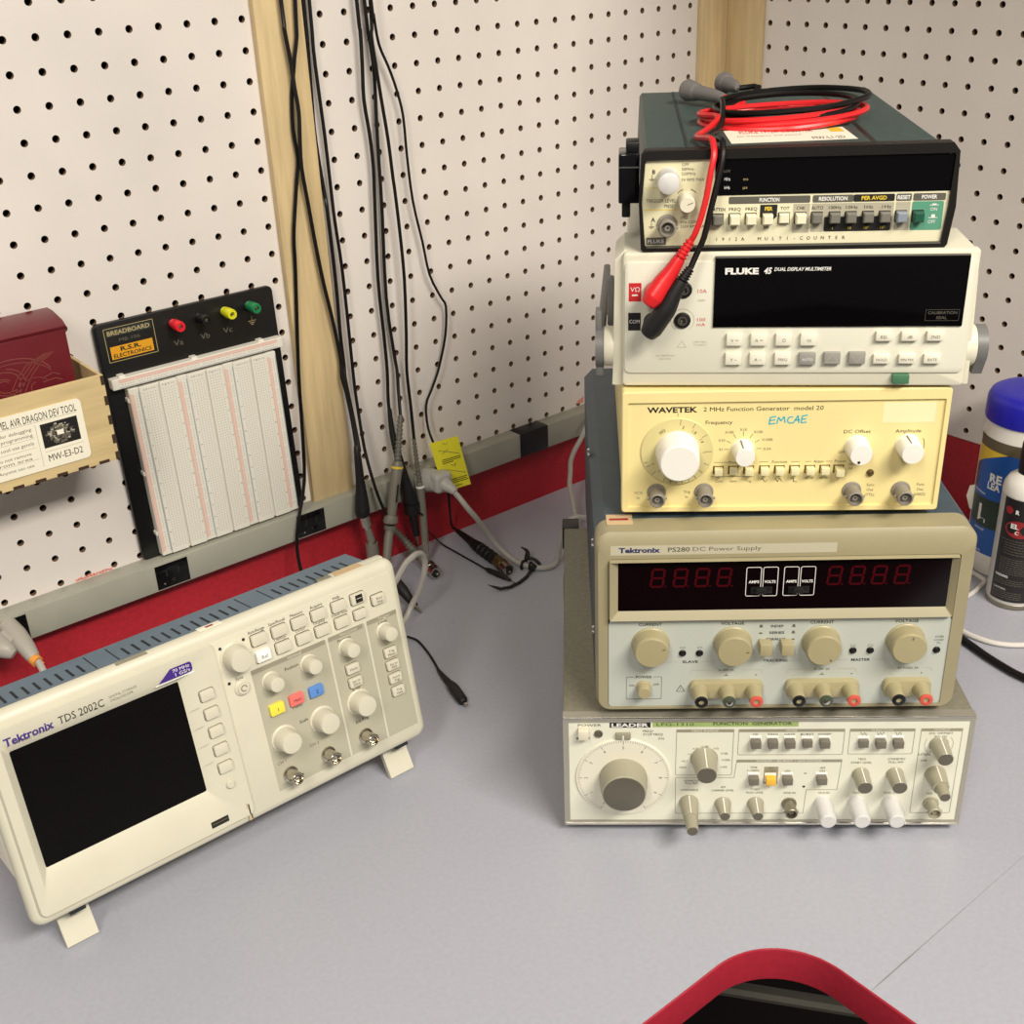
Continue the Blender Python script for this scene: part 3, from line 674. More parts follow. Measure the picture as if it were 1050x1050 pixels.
    for q, u in enumerate((218.5, 230.6, 243.2)):
        pts = [(u-2.6+i*.4, 84.4+1.1*(sin(i*.97) if q == 0 else (abs((i % 6)-3)-1.5)*.7 if q == 1 else (1 if (i//4) % 2 == 0 else -1))) for i in range(14)]; m.stroke(pts, .3, w, 'ink')
    m.arc(273.4, 74.5, 10.2, 150, 230, .35, w, 'greybar'); m.arc(273.4, 74.5, 10.2, -50, 40, .35, w, 'greybar')
part(fg, 'panel_lettering', f)
DC = (44.3, 45.6)
def f(m):
    m.knob(DC[0], DC[1], 0, [(35.4, 0), (35.4, 1.0), (35.0, 1.3), (0, 1.3)], 'leaderdial', 64)
    for i in range(0, 105):
        a = 90+150-i*3.0
        if a < -62: break
        big = i % 10 == 0; r0 = 30.6 if big else 32.4; r1 = 34.2; ca, sa = cos(radians(a)), sin(radians(a))
        m.stroke([(DC[0]+r0*ca, DC[1]+r0*sa), (DC[0]+r1*ca, DC[1]+r1*sa)], .35 if big else .22, 1.36, 'ink')
    for t, a in (('.2', 240), ('1', 210), ('2', 180), ('3', 150), ('4', 120), ('5', 90), ('6', 60), ('7', 30), ('8', 0), ('9', -30)):
        ca, sa = cos(radians(a)), sin(radians(a)); m.text(t, DC[0]+27.8*ca, DC[1]+27.8*sa, 1.36, 2.4, 'ink', rot=a-90)
fdl = part(fg, 'frequency_dial', f, 'off white frequency dial')
def f(m):
    m.knob(DC[0], DC[1], 1.3, [(17.9, 0), (17.9, 3), (17.3, 12), (16.2, 18.2), (15.4, 18.8)], 'leaderknob', 96, (0.5, 18, .018))
    m.knob(DC[0], DC[1], 20.0, [(15.4, 0), (15.2, .35), (14.6, .6), (0, .6)], 'knobtop', 64)
part(fdl, 'dial_knob', f, 'large grey dial knob')
part(fg, 'pointer', lambda m: (m.box(38.8, 49.6, 81.4, 87, 0, 2.4, 'greybar', .4), m.rect(43.6, 44.6, 81.2, 85.6, 2.5, 'inkwhite')))
part(fg, 'indicator_lamp', lambda m: m.knob(26, 85.6, 0, [(3.2, 0), (3.2, 1), (2.4, 1.4), (2.0, .8), (0, 1.6)], 'knobtop', 20))
part(fg, 'button', lambda m: m.box(11.2, 18.8, 83.6, 91.8, 0, 6, 'creamkey', .5), 'power button')
def cknob(u, v, r0, r1, L, name='knob', ptr=True, n=28, label=None):
    def f(m):
        m.knob(u, v, 0, [(r0, 0), (r0, .8), (r0*.96, 1.2), (r1, L-.2), (r1*.96, L)], 'leaderknob', n, (1.1, L-.5, .03))
        m.knob(u, v, L, [(r1*.95, 0), (r1*.9, .3), (0, .3)], 'knobtop', 28)
        if ptr: m.add([(u-.45, -1.2, v+r0*.985), (u+.45, -1.2, v+r0*.985), (u+.4, -L, v+r1*1.01), (u-.4, -L, v+r1*1.01)], [(0, 1, 2, 3)], 'inkwhite')
    part(fg, name, f, label)
cknob(104, 62.6, 10.2, 7.3, 20, n=36)
cknob(119.5, 20, 6.3, 3.8, 15); cknob(143.9, 20, 6.3, 3.8, 15)
cknob(219.6, 47.6, 6.4, 5.4, 16); cknob(244.6, 47.6, 6.4, 5.4, 16); cknob(273.4, 74.8, 7.0, 5.5, 18)
def dual(u, v, r0, r1, L1, r2, L2):
    def f(m):
        m.knob(u, v, 0, [(r0, 0), (r0, .8), (r1, L1), (r2+.4, L1+.2)], 'leaderknob', 28, (1, L1-.3, .03))
        m.knob(u, v, L1, [(r2, 0), (r2, .6), (r2*.9, L2-L1-.3), (r2*.8, L2-L1)], 'leaderknob', 24, (.7, L2-L1-.4, .03)); m.knob(u, v, L2, [(r2*.8, 0), (r2*.72, .3), (0, .3)], 'knobtop', 20)
        m.add([(u-.4, -1, v+r0), (u+.4, -1, v+r0), (u+.35, -L1, v+r1*1.02), (u-.35, -L1, v+r1*1.02)], [(0, 1, 2, 3)], 'inkwhite')
    part(fg, 'dual_knob', f)
dual(93.9, 21, 7.4, 5.4, 18, 4.9, 32); dual(274, 47.6, 7.8, 5.8, 16, 4.4, 26.5)
def fkey(u, v, k='leaderkey', d=6, label=None): part(fg, 'button', lambda m: (m.box(u-4.2, u+4.2, v-3.6, v+4.4, 0, .5, 'whitekey', .1, 1), m.box(u-3.6, u+3.6, v-3, v+3, .4, d, k, .45)), label)
for u in (140.7, 153, 165.4, 190.4): fkey(u, 78.4)
fkey(178.1, 77.8, d=4)
fkey(218.5, 77.6, d=4); fkey(230.6, 78.2); fkey(243.2, 78.2)
fkey(141, 44.6); fkey(153.5, 44.4, 'amberkey', label='amber button'); fkey(165.8, 44.6); fkey(190.9, 44.8)
part(fg, 'bnc_connector', lambda m: bnc_jack(m, 169, 19.8, 0, 12, 4.6, 'steel'), 'metal connector')
part(fg, 'bnc_connector', lambda m: bnc_jack(m, 274, 20, 0, 12, 4.8, 'leaderknob'), 'grey connector')
for u in (194, 218.8, 244): part(fg, 'connector_cap', lambda m: m.knob(u, 21, 0, [(6.5, 0), (6.3, 1.2), (6.3, 20), (5.9, 21.6), (5.2, 22.2), (0, 22.2)], 'translucent', 28), 'milky plastic cap')
for u in (30, 262):
    for y in (25, 270): part(fg, 'foot', lambda m: m.lathe((u, y, 1.0), (0, 0, -1), [(9, 0), (8, 9), (0, 9)], 'black', 20))
for u in (-1.5, 275):
    for v in (20, 82): part(fg, 'cord_bracket', lambda m: m.box(u, u+16, v-5, v+18, -322, -301, 'black', 1), 'black rear cord bracket')

# ---- DC power supply -----------------------------------------------
ps = thing('power_supply', (-655.74, -478.43, 113.49), 'beige bench power supply with dim red digits, second from the bottom of the stack', 'power supply', rot=(0, 0, radians(-41.32)))
PWD, PH = 254.7, 144.5
def f(m):
    m.prism([(-1.5, 8), (6, -.2), (PWD-6, -.2), (PWD+1, 8), (PWD+1, PH-8), (PWD-6, PH), (6, PH), (-1.5, PH-8)], -330, -24, 'psblue')
    m.v = [(p[0]*1.0, p[1], p[2]) for p in m.v]
part(ps, 'case', f, 'slate blue metal case')
def f(m):
    o = rr(-1.2, PWD, 0, PH+.3, 11, 7); o1 = rr(.6, PWD-1.8, 1.5, PH-6, 9, 7); i1 = rr(7.4, 244.6, 3.4, 126, 2.5, 7)
    n = len(o); V = [(u, 24, v) for u, v in o]+[(u, 4, v) for u, v in o]+[(u, 0, v) for u, v in o1]+[(u, 0, v) for u, v in i1]+[(u, 5, v) for u, v in i1]
    F = []
    for j in range(4):
        for q in range(n): q2 = (q+1) % n; F.append((j*n+q, j*n+q2, (j+1)*n+q2, (j+1)*n+q))
    F.append(tuple(range(n-1, -1, -1)))
    m.add(V, F, 'psbezel')
part(ps, 'front_bezel', f, 'beige front bezel', angle=50)
def f(m):
    o = rr(7.6, 243.8, 77.6, 125.6, 1.2, 3); o1 = rr(8.4, 243, 78.4, 124.8, 1, 3); i1 = rr(14.2, 239, 84.2, 122.6, .6, 3)
    n = len(o); V = [(u, 1, v) for u, v in o]+[(u, -3.4, v) for u, v in o1]+[(u, .8, v) for u, v in i1]; F = []
    for j in range(2):
        for q in range(n): q2 = (q+1) % n; F.append((j*n+q, j*n+q2, (j+1)*n+q2, (j+1)*n+q))
    m.add(V, F, 'psbezel')
part(ps, 'window_frame', f)
pdw = part(ps, 'display_window', lambda m: m.box(13.8, 239.4, 83.8, 123, -3.5, -1.2, 'redglass'), 'dark red display window')
def seg8(m, cu, cv, w):
    W2, H2, t, g = 4.1, 6.8, 1.6, .25
    sl = lambda u, v: (u+v*.10, v)
    def hs(v):
        P = [(-W2+g+.6, v+t/2), (W2-g-.6, v+t/2), (W2-g, v), (W2-g-.6, v-t/2), (-W2+g+.6, v-t/2), (-W2+g, v)]; m.flat([(cu+sl(a, b)[0], cv+b) for a, b in P], w, 'segment')
    def vs(u, v0, v1):
        P = [(u-t/2, v0+.6), (u, v0+g), (u+t/2, v0+.6), (u+t/2, v1-.6), (u, v1-g), (u-t/2, v1-.6)]; m.flat([(cu+sl(a, b)[0], cv+b) for a, b in P], w, 'segment')
    for v in (-H2, 0, H2): hs(v)
    for u in (-W2, W2):
        for a, b in ((-H2, 0), (0, H2)): vs(u, a, b)
    m.flat([(cu+6+.7*cos(t_*.785)-.6, cv-H2+.7*sin(t_*.785)) for t_ in range(8)], w, 'segment')
for u in (41.4, 57, 71.8, 86.8, 161.6, 176.8, 191.6, 206.9): part(pdw, 'digit', lambda m: seg8(m, u, 110, -1.1), 'dim red digit')
for u0, u1 in ((101.6, 123.4), (127.1, 148.6)):
    def f(m):
        c = (u0+u1)/2
        for a, b in ((u0, c-.5), (c+.5, u1)):
            m.outline(a, b, 94.6, 117.6, 1.4, .45, -1.0, 'inkwhite')
        m.text('AMPS', (u0+c)/2, 106, -1.0, 2.0, 'inkwhite', 7.2, bold=.03); m.text('VOLTS', (u1+c)/2, 106, -1.0, 2.0, 'inkwhite', 7.8, bold=.03)
        m.box(u0+3.5, u1-3.5, 97, 102, -1.2, -.4, 'black', .2); m.box(c-4, c+3, 97.6, 101.4, -.5, 1.6, 'rubber', .4)
    part(pdw, 'selector_switch', f)
part(ps, 'nameplate', lambda m: m.box(9, 161, 128.9, 136.2, -.3, .08, 'pslabel'))
part(ps, 'control_panel', lambda m: m.rrect(7.8, 244.6, 3.6, 75.6, -3, -.9, 2.5, 'pspanel'), 'pale grey control panel')
def f(m):
    pass
    m.text('Tektronix', 28.6, 132.7, .12, 3.6, 'inkblue', 28, bold=.04); m.text('PS280', 55.2, 132.8, .12, 3.2, 'inkgrey', 14.8, bold=.02); m.text('DC Power Supply', 87.5, 133.0, .12, 3.0, 'inkgrey', 46)
    w = -.8
    for t, u in (('CURRENT', 36.9), ('VOLTAGE', 94.1), ('CURRENT', 156), ('VOLTAGE', 214)): m.text(t, u, 73.0, w, 2.2, 'ink', 16.2, bold=.02)
    for t, u in (('SLAVE', 65.6), ('MASTER', 185.3)):
        m.text(t, u, 41.4, w, 2.1, 'ink', 2.2*len(t), bold=.02)
    for a, b in ((48, 58.5), (73, 83), (166, 176.5), (194, 206), (106, 117), (134, 145)): m.stroke([(a, 41.4), (b, 41.4)], .35, w, 'inklight')
    m.text('TRACKING', 125.5, 41.6, w, 2.1, 'ink', 17, bold=.02)
    for t, v in (('INDEP', 70.2), ('SERIES', 64.9), ('PARALLEL', 59.6)): m.text(t, 125.2, v, w, 1.9, 'ink', 1.75*len(t), bold=.02)
    for v, a, b in ((70.2, 1, 1), (64.9, 0, 1), (59.6, 0, 0)):
        for u, q in ((114, a), (136.6, b)):
            m.stroke([(u-1.4, v-.6), (u+1.4, v-.6)], .5, w, 'inkgrey')
            if q: m.rect(u-.9, u+.9, v-.5, v+1.3, w, 'inkgrey')
            else: m.rect(u-.9, u+.9, v-.4, v+.3, w, 'inkgrey')
    m.outline(20.3, 45.8, 9.6, 29, .8, .35, w, 'inkgrey'); m.rect(26, 39.6, 27.4, 30, w+.02, 'pspanel'); m.text('POWER', 32.9, 28.8, w+.05, 2.0, 'ink', 11.6, bold=.02)
    m.text('ON', 24.2, 21.6, w, 1.7, 'ink'); m.text('OFF', 41.8, 22.2, w, 1.7, 'ink')
    m.stroke([(56.4, 16), (62.2, 16), (59.3, 21.4), (56.4, 16)], .4, w, 'ink'); m.text('!', 59.3, 18, w, 2.2, 'ink')
    for t, u in (('C.C.', 60.2), ('C.V.', 72.2), ('C.C.', 179.2), ('C.V.', 191.2)): m.text(t, u, 53.4, w, 1.6, 'ink')
    lines(m, 238, 59.8, w, ('OVER', 'LOAD', '5V'), 1.6, 'ink', 2.6)
    for a, b, t in ((65.8, 117, '0~30V 2A'), (134, 183.5, '0~30V 2A'), (202.4, 236, '5V FIXED 3A')):
        c = (a+b)/2; m.text(t, c, 34, w, 1.8, 'ink'); m.stroke([(c-11, 34), (a+1.2, 34), (a, 31)], .35, w, 'inklight'); m.stroke([(c+11, 34), (b-1.2, 34), (b, 31)], .35, w, 'inklight')
    for u in (70.8, 139.2, 208): m.text('-', u, 29, w, 1.8, 'ink')
    for u in (112.6, 180, 229): m.text('+', u, 29.6, w, 2.2, 'ink')
    for u in (91.4, 159.2): m.stroke([(u, 31), (u, 29.3)], .35, w, 'ink'); m.stroke([(u-1.6, 29.3), (u+1.6, 29.3)], .4, w, 'ink')
part(ps, 'panel_lettering', f)
for u, v, a in ((37.3, 57, 20), (94.7, 57, 0), (156.2, 57, -55), (214.4, 57.6, 80)):
    def f(m):
        m.knob(u, v, -.9, [(13.4, 0), (13.4, 1), (12.9, 1.6), (12.4, 10.5), (11.9, 11.8), (11.2, 12.6), (0, 12.9)], 'psknob', 64, (1.2, 11, .022))
        ca, sa = cos(radians(a)), sin(radians(a)); m.stroke([(u+8*ca, v+8*sa), (u+10*ca, v+10*sa)], .7, 12.2, 'inkgrey')
    part(ps, 'knob', f)
for u, v in ((59.9, 48.9), (71.9, 48.8), (179.1, 49.4), (191.1, 49.3), (237.1, 49)): part(ps, 'indicator_lamp', lambda m: m.knob(u, v, -.9, [(2.6, 0), (2.6, .7), (2.2, 1), (1.8, .6), (1.6, 1.8), (0, 2.3)], 'black', 18))
for u in (117, 132): part(ps, 'button', lambda m: m.box(u-4.2, u+4.2, 50.8, 60, -.9, 8, 'psknob', .6))
part(ps, 'button', lambda m: m.knob(32.9, 20.4, -.9, [(5.6, 0), (5.6, 1.4), (5, 1.8), (4.9, 8), (4.3, 8.9), (0, 8.9)], 'psknob', 24), 'round power button')
def bracket(a, b):
    return part(ps, 'terminal_strip', lambda m: m.rrect(a, b, 12.4, 26.2, -.9, 4.2, 4.5, 'psknob', 1.2))
strips = [bracket(65.6, 117.6), bracket(133.6, 185.4), bracket(202.4, 235.6)]
for u, k, n in ((72.3, 'black', 'black binding post'), (91.8, 'termgreen', 'green binding post'), (110.8, 'termred', 'red binding post'), (140.5, 'black', 'black binding post'), (159.4, 'termgreen', 'green binding post'), (178.7, 'termred', 'red binding post'), (209.6, 'black', 'black binding post'), (228.4, 'termred', 'red binding post')):
    def f(m):
        v = 19.5
        m.knob(u, v, 3.5, [(6.2, 0), (6.1, 1), (4.9, 9), (4.7, 13.6), (4.4, 14)], 'psknob', 28)
        m.knob(u, v, 17, [(4.7, 0), (4.6, 1.2), (3.9, 1.6), (2.1, 1.6), (2.0, -3), (0, -3)], k, 24)
        if k == 'termgreen': m.knob(u, v, 17, [(2.4, 0), (2.4, 2.2), (1.6, 2.6), (0, 2.6)], 'nickel', 14)
    part(strips[0 if u < 125 else 1 if u < 190 else 2], 'binding_post', f, n)
for v, y in ((118, 40), (45, 40), (140, 150)): part(ps, 'screw', lambda m: m.lathe((-1.4, y, v), (-1, 0, 0), [(3.2, 0), (2.6, 1.6), (0, 2.0)], 'chrome', 16))
for u in (22, 232):
    for y in (22, 290): part(ps, 'foot', lambda m: m.lathe((u, y, .6), (0, 0, -1), [(8, 0), (7, 5.4), (0, 5.4)], 'black', 18))
part(ps, 'inventory_sticker', lambda m: (m.box(7, 25, PH+.25, PH+.5, -30, -15, 'tan'), m.box(9, 22, PH+.48, PH+.6, -24, -21, 'labelmaroon')), 'small orange and white sticker')

# ---- cream function generator --------------------------------------
wv = thing('function_generator', (-627.0, -472.24, 263.01), 'small pale yellow function generator with white knobs, third from the bottom of the stack', 'function generator', rot=(0, 0, radians(-42.55)))
VW, VH = 212.9, 88.2
part(wv, 'case', lambda m: m.box(1, VW-1, .6, VH-.4, -238, -5, 'wavecream', 2), 'cream case')
def f(m):
    o = rr(0, VW, 0, VH, 2.2, 4); i1 = rr(4.1, VW-3.2, 3.9, 80.6, .8, 4)
    n = len(o); V = [(u, 14, v) for u, v in o]+[(u, .8, v) for u, v in o]+[(u, 0, v) for u, v in rr(.7, VW-.7, .7, VH-.7, 2, 4)]+[(u, 0, v) for u, v in i1]+[(u, 2.6, v) for u, v in i1]
    F = []
    for j in range(4):
        for q in range(n): q2 = (q+1) % n; F.append((j*n+q, j*n+q2, (j+1)*n+q2, (j+1)*n+q))
    F.append(tuple(range(n-1, -1, -1))); m.add(V, F, 'wavecream')
part(wv, 'front_bezel', f)
part(wv, 'front_panel', lambda m: m.box(3.8, VW-3, 3.6, 80.9, -3, -1.6, 'wavecream'))
PZ = -1.6
wdl = part(wv, 'frequency_dial', lambda m: [m.knob(37, 45, PZ, [(24.2, 0), (24.2, .8), (23.8, 1.1), (0, 1.1)], 'wavedial', 64)]+[m.stroke([(37+r0*cos(radians(a)), 45+r0*sin(radians(a))), (37+23.4*cos(radians(a)), 45+23.4*sin(radians(a)))], .3, PZ+1.2, 'ink') for a, r0 in [(85, 19.5), (60, 19.5), (32, 19.5), (0, 18.5), (-25, 20), (-42, 20), (-56, 20.5), (-68, 20.5), (-80, 21), (-90, 21), (-100, 21), (-112, 20.5), (-135, 19.5), (-152, 20), (-160, 21)]]+[m.text(t, 37+18*cos(radians(a)), 45+18*sin(radians(a)), PZ+1.2, 2.0, 'ink', rot=a-90) for t, a in (('.002', 125), ('2', 78), ('1.8', 52), ('1.4', 26), ('1', -2), ('.1', -150), ('.2', -128))])
def f(m):
    m.knob(37.2, 45.4, PZ+1, [(14.8, 0), (14.7, 1), (13.4, 19), (12.8, 20.2), (12, 20.8), (0, 20.8)], 'whiteknob', 72, (1, 19, .02))
part(wdl, 'dial_knob', f, 'large white dial knob')
def f(m):
    w = PZ+.12
    m.text('WAVETEK', 33.2, 74.9, w, 3.7, 'ink', 33, bold=.03); m.text('2 MHz Function Generator  model 20', 92.7, 75.0, w, 2.9, 'ink', 78)
    m.text('Frequency', 64.2, 65.6, w, 2.6, 'ink', 17.6); m.stroke([(37, 70.2), (37, 72.4)], .3, w, 'ink')
    for t, u, v in (('X1', 66.0, 46), ('X10', 66.4, 52.6), ('X100', 71.2, 58.4), ('X1K', 80.6, 60.2), ('X10K', 90.4, 58.4), ('X100K', 96.6, 52.8), ('X1M', 96.6, 46)): m.text(t, u, v, w, 1.8, 'inkgrey')
    for a in (182, 152, 122, 90, 60, 30, 0): m.stroke([(80.6+9*cos(radians(a)), 46.4+9*sin(radians(a))), (80.6+12.4*cos(radians(a)), 46.4+12.4*sin(radians(a)))], .3, w, 'ink')
    for t, u, a, b in (('Mode', 75, 62, 89), ('Function', 105.6, 92, 119), ('Atten', 131.4, 122.6, 140.4), ('Power', 145.8, 0, 0)):
        m.text(t, u, 36.5, w, 2.0, 'inkgrey')
        if b: L = len(t)*.95; m.stroke([(a, 36.5), (u-L, 36.5)], .3, w, 'inkgrey'); m.stroke([(u+L, 36.5), (b, 36.5)], .3, w, 'inkgrey')
    for t, u in (('Cont', 66), ('Gate', 75.4), ('Trig', 85.4), ('20 dB', 126), ('40 dB', 135.6)): m.text(t, u, 24.4 if u > 100 else 22.6, w, 1.7, 'inkgrey')
    m.stroke([(60, 26), (88, 26)], .3, w, 'inkgrey')
    for q, u in enumerate((95.8, 105.8, 115.8)):
        m.stroke([(u-2.2+i*.37, 23+1.3*(sin(i*.55) if q == 0 else (abs((i % 8)-4)-2)*.5 if q == 1 else (1 if i < 6 else -1))) for i in range(13)], .4, w, 'ink')
    m.text('DC Offset', 155, 57.8, w, 2.4, 'ink', 17.5); m.text('Amplitude', 188, 57.8, w, 2.4, 'ink', 16.6); m.text('OFF', 146, 43, w, 1.7, 'inkgrey'); m.text('On', 152.6, 34, w, 1.6, 'inkgrey'); m.text('Off', 152.8, 31, w, 1.6, 'inkgrey')
    lines(m, 11.4, 14.4, w, ('VCG', 'In'), 1.9, 'inkgrey', 3.8); lines(m, 44.5, 14.8, w, ('Trig', 'In'), 1.9, 'inkgrey', 3.8); lines(m, 167.2, 18.8, w, ('Sync', 'Out', '(TTL)'), 1.9, 'inkgrey', 3.7); lines(m, 200.3, 18.8, w, ('Func', 'Out', '(600Ω)'), 1.9, 'inkgrey', 3.7)
    m.arc(188.6, 47.4, 10.8, -15, 28, .35, w, 'ink', 8)
part(wv, 'panel_lettering', f)
def f(m):
    w = PZ+.16; S = lambda pts: m.stroke(pts, .85, w, 'cyan')
    S([(101.4, 69.4), (97.6, 68.6), (97.0, 63.8), (101, 64.4)]); S([(97.4, 66.4), (101, 67)])
    S([(102, 64), (103, 68.8), (104.6, 66), (106.6, 69.2), (107.4, 64.6)]); S([(112.4, 68.8), (109.6, 68.6), (108.8, 66), (110, 64.4), (112.6, 64.8)])
    S([(112.6, 64.2), (115.6, 69.8), (116.4, 64.4)]); S([(113.6, 66.4), (117, 66.8)]); S([(121.8, 70), (118.4, 69.4), (117.8, 64.6), (121.4, 65)]); S([(118.2, 67), (121, 67.4)])
part(wv, 'marker_writing', f, 'handwritten cyan letters')
part(wv, 'inventory_sticker', lambda m: m.box(170.4, 204, 63.8, 78, PZ, PZ+.1, 'wavesticker'), 'pale blank sticker')
for u, v, r0, r1, L, dot in ((80.6, 46, 7.6, 6.5, 14, 0), (155.6, 47, 8.2, 7.4, 14, 1), (188.6, 47.4, 8.2, 7.3, 14, 0)):
    def f(m):
        m.knob(u, v, PZ, [(r0, 0), (r0, .8), (r0*.97, 1.2), (r1, L), (r1*.93, L+.9), (0, L+1.1)], 'whiteknob', 44, (1, L-.5, .03))
        if dot: m.knob(u-1.2, v-5, PZ+L+1.05, [(1, 0), (1, .12), (0, .12)], 'ink', 12)
        else: m.add([(u-2.2, -(PZ+2), v+r0*.97), (u-1.4, -(PZ+2), v+r0*.99), (u-1.0, -(PZ+L), v+r1*1.0), (u-1.7, -(PZ+L), v+r1*.99)], [(0, 1, 2, 3)], 'inkgrey')
    part(wv, 'knob', f, 'white knob')
for u, d in ((65.1, 5), (75.2, 3), (85.4, 5), (95.8, 5), (105.8, 5), (115.8, 5), (126, 5), (135.8, 5), (145, 8)):
    part(wv, 'button', lambda m: (m.box(u-3.6, u+3.4, 27.9, 33.9, PZ-.4, PZ+.07, 'brassdark'), m.box(u-2.7, u+2.7, 28.3, 33.2, PZ-.5, PZ+d, 'wavekey', .3)))
part(wv, 'indicator_lamp', lambda m: m.knob(166.1, 27.9, PZ, [(2.5, 0), (2.5, .6), (2.1, 1.6), (0, 2.4)], 'brassdark', 18))
for u in (23.8, 56, 155, 187.6): part(wv, 'bnc_connector', lambda m: bnc_jack(m, u, 14.8, PZ, 14, 5.2, 'bncgrey'), 'grey connector')
for u in (18, 194):
    for y in (18, 215): part(wv, 'foot', lambda m: m.lathe((u, y, .8), (0, 0, -1), [(7, 0), (6, 5.6), (0, 5.6)], 'black', 18))

# ---- dual display multimeter ---------------------------------------
mm_ = thing('multimeter', (-622.57, -468.91, 363.33), 'off white bench multimeter with wide black display and swivel handle, fourth from the bottom', 'multimeter', rot=(0, 0, radians(-45.08)))
part(mm_, 'case', lambda m: m.box(1, 213.5, -9, 76.5, -285, -50, 'flukecream', 2), 'off white case')
def f(m):
    m.prism([(-7, 2), (-7.5, -11), (-3, -11.3), (2, -10.5), (213, -10), (217, -10.8), (221, -10.6), (220.6, 2), (218.2, 62), (213.5, 78.9), (0, 78.9), (-6, 73)], -54, -6, 'flukecream', .8)
    m.prism(rr(-.8, 217, -10.2, 78.8, 3, 4), -7, -1.2, 'flukecream', 2.2)
part(mm_, 'front_bezel', f)
part(mm_, 'front_panel', lambda m: m.rrect(.5, 215.2, -.8, 73, -2, 0, 4, 'flukeface', .9))
def f(m):
    m.box(56.6, 210.4, 30.6, 75.2, -1, 1.2, 'glass', .3); m.box(56.6, 210.4, 73.2, 76, -2.8, .6, 'headgrey', .3)
part(mm_, 'display_window', f, 'black display window')
def f(m):
    w = 1.3
    m.text('FLUKE', 73.2, 66.9, w, 3.6, 'inkwhite', 20.6, bold=.05); m.text('45', 89.2, 67.0, w, 3.7, 'inkwhite', 5, bold=.03, shear=.25); m.text('DUAL DISPLAY MULTIMETER', 110.3, 67.9, w, 2.1, 'inkwhite', 34.6, bold=.02, shear=.25)
    m.outline(187.4, 207.8, 34.2, 41.4, .2, .15, w, 'headgrey'); m.text('CALIBRATION', 197.6, 39.4, w, 1.8, 'inkgrey', 17.5); m.text('SEAL', 197.4, 36.2, w, 1.8, 'inkgrey', 6.5)
    w = .12
    m.text('10A', 49.3, 54, w, 2.4, 'inkred', 5.6); m.text('100', 49.3, 35.4, w, 2.1, 'inkred', 5.2); m.text('mA', 49.2, 32.2, w, 2.1, 'inkred', 5.2); m.text('1000V', 49, 48, w, 1.4, 'inklight')
    m.arc(37.4, 35.1, 7.4, -60, 240, .3, w, 'inklight', 30)
    m.stroke([(34.5, 17), (40.2, 17), (37.4, 21.4), (34.5, 17)], .3, w, 'inklight'); lines(m, 49, 20.6, w, ('1000V MAX', 'TO EARTH'), 1.2, 'inklight', 2)
    m.text('ALL TERMINALS', 27, 11.4, w, 1.2, 'inklight'); m.text('500V MAX', 27, 9.2, w, 1.2, 'inklight')
part(mm_, 'panel_lettering', f)
part(mm_, 'jack_label', lambda m: (m.rect(3.1, 11.1, 47.6, 59.6, .06, 'labelred'), m.text('VΩ', 7.1, 55.4, .12, 2.8, 'inkwhite', 6), m.rect(5.2, 8.8, 51.2, 52.2, .12, 'inkwhite')), 'red jack label')
part(mm_, 'jack_label', lambda m: (m.rect(2.9, 10.9, 28.4, 40.2, .06, 'ink'), m.text('COM', 6.9, 34.4, .12, 2.4, 'inkwhite', 6.6)), 'black jack label')
for u, v in ((37.8, 55), (37.4, 35.1), (18.4, 55), (18.2, 35)): part(mm_, 'jack', lambda m: (m.knob(u, v, 0, [(5.2, 0), (5.2, .9), (4.4, 1.3), (3.2, 1.3), (3.0, -1.5), (0, -1.5)], 'rubber', 24), m.knob(u, v, 0, [(3.15, 0), (3.15, 2.0), (2.0, 2.0), (1.9, -1.2), (0, -1.2)], 'nickel', 20)))
def mkey(u, v, t, h=8.2, k='flukekey', ink='inkgrey', tri=0):
    def f(m):
        m.box(u-5.2, u+5.2, v-h/2, v+h/2, 0, 3, k, .7)
        if tri: m.stroke([(u-4, v-tri*2.6), (u+4, v-tri*2.6), (u, v+tri*3), (u-4, v-tri*2.6)], .35, 3.06, 'inklight')
        else: m.text(t, u, v-.4, 3.08, 2.0 if len(t) < 4 else 1.7, ink)
    part(mm_, 'button', f, 'grey button' if k != 'flukekey' else None)
for u, t in ((70.7, 'V ⎓'), (86, 'A ⎓'), (101.6, 'Ω'), (117.1, '•)))')): mkey(u, 22.7, t)
for u, t in ((70.5, 'V ~'), (85.9, 'A ~'), (101.7, 'FREQ')): mkey(u, 9.9, t)
mkey(117.1, 9.9, 'AUTO', k='flukegreykey', ink='inkwhite'); mkey(132.6, 10.2, '', k='flukegreykey', tri=1); mkey(148.1, 10.3, '', k='flukegreykey', tri=-1)
for u, t in ((163.6, 'REL'), (179.3, 'dB'), (194.8, '2ND')): mkey(u, 24.6, t, 6.3)
for u, t in ((163.4, 'HOLD'), (179.2, 'MN MX'), (194.6, 'RATE')): mkey(u, 9.6, t, 6.3)
part(mm_, 'power_button', lambda m: m.box(171.5, 182, -7.4, -1.2, -2, 2.6, 'powergreen', .5), 'green power button')
def f(m):
    m.lathe((-6.5, 18, 12), (-1, 0, 0), [(13.2, 0), (13.2, 5.5), (12.6, 6.5), (0, 6.5)], 'flukecream', 36)
hb = part(mm_, 'handle_hub', f)
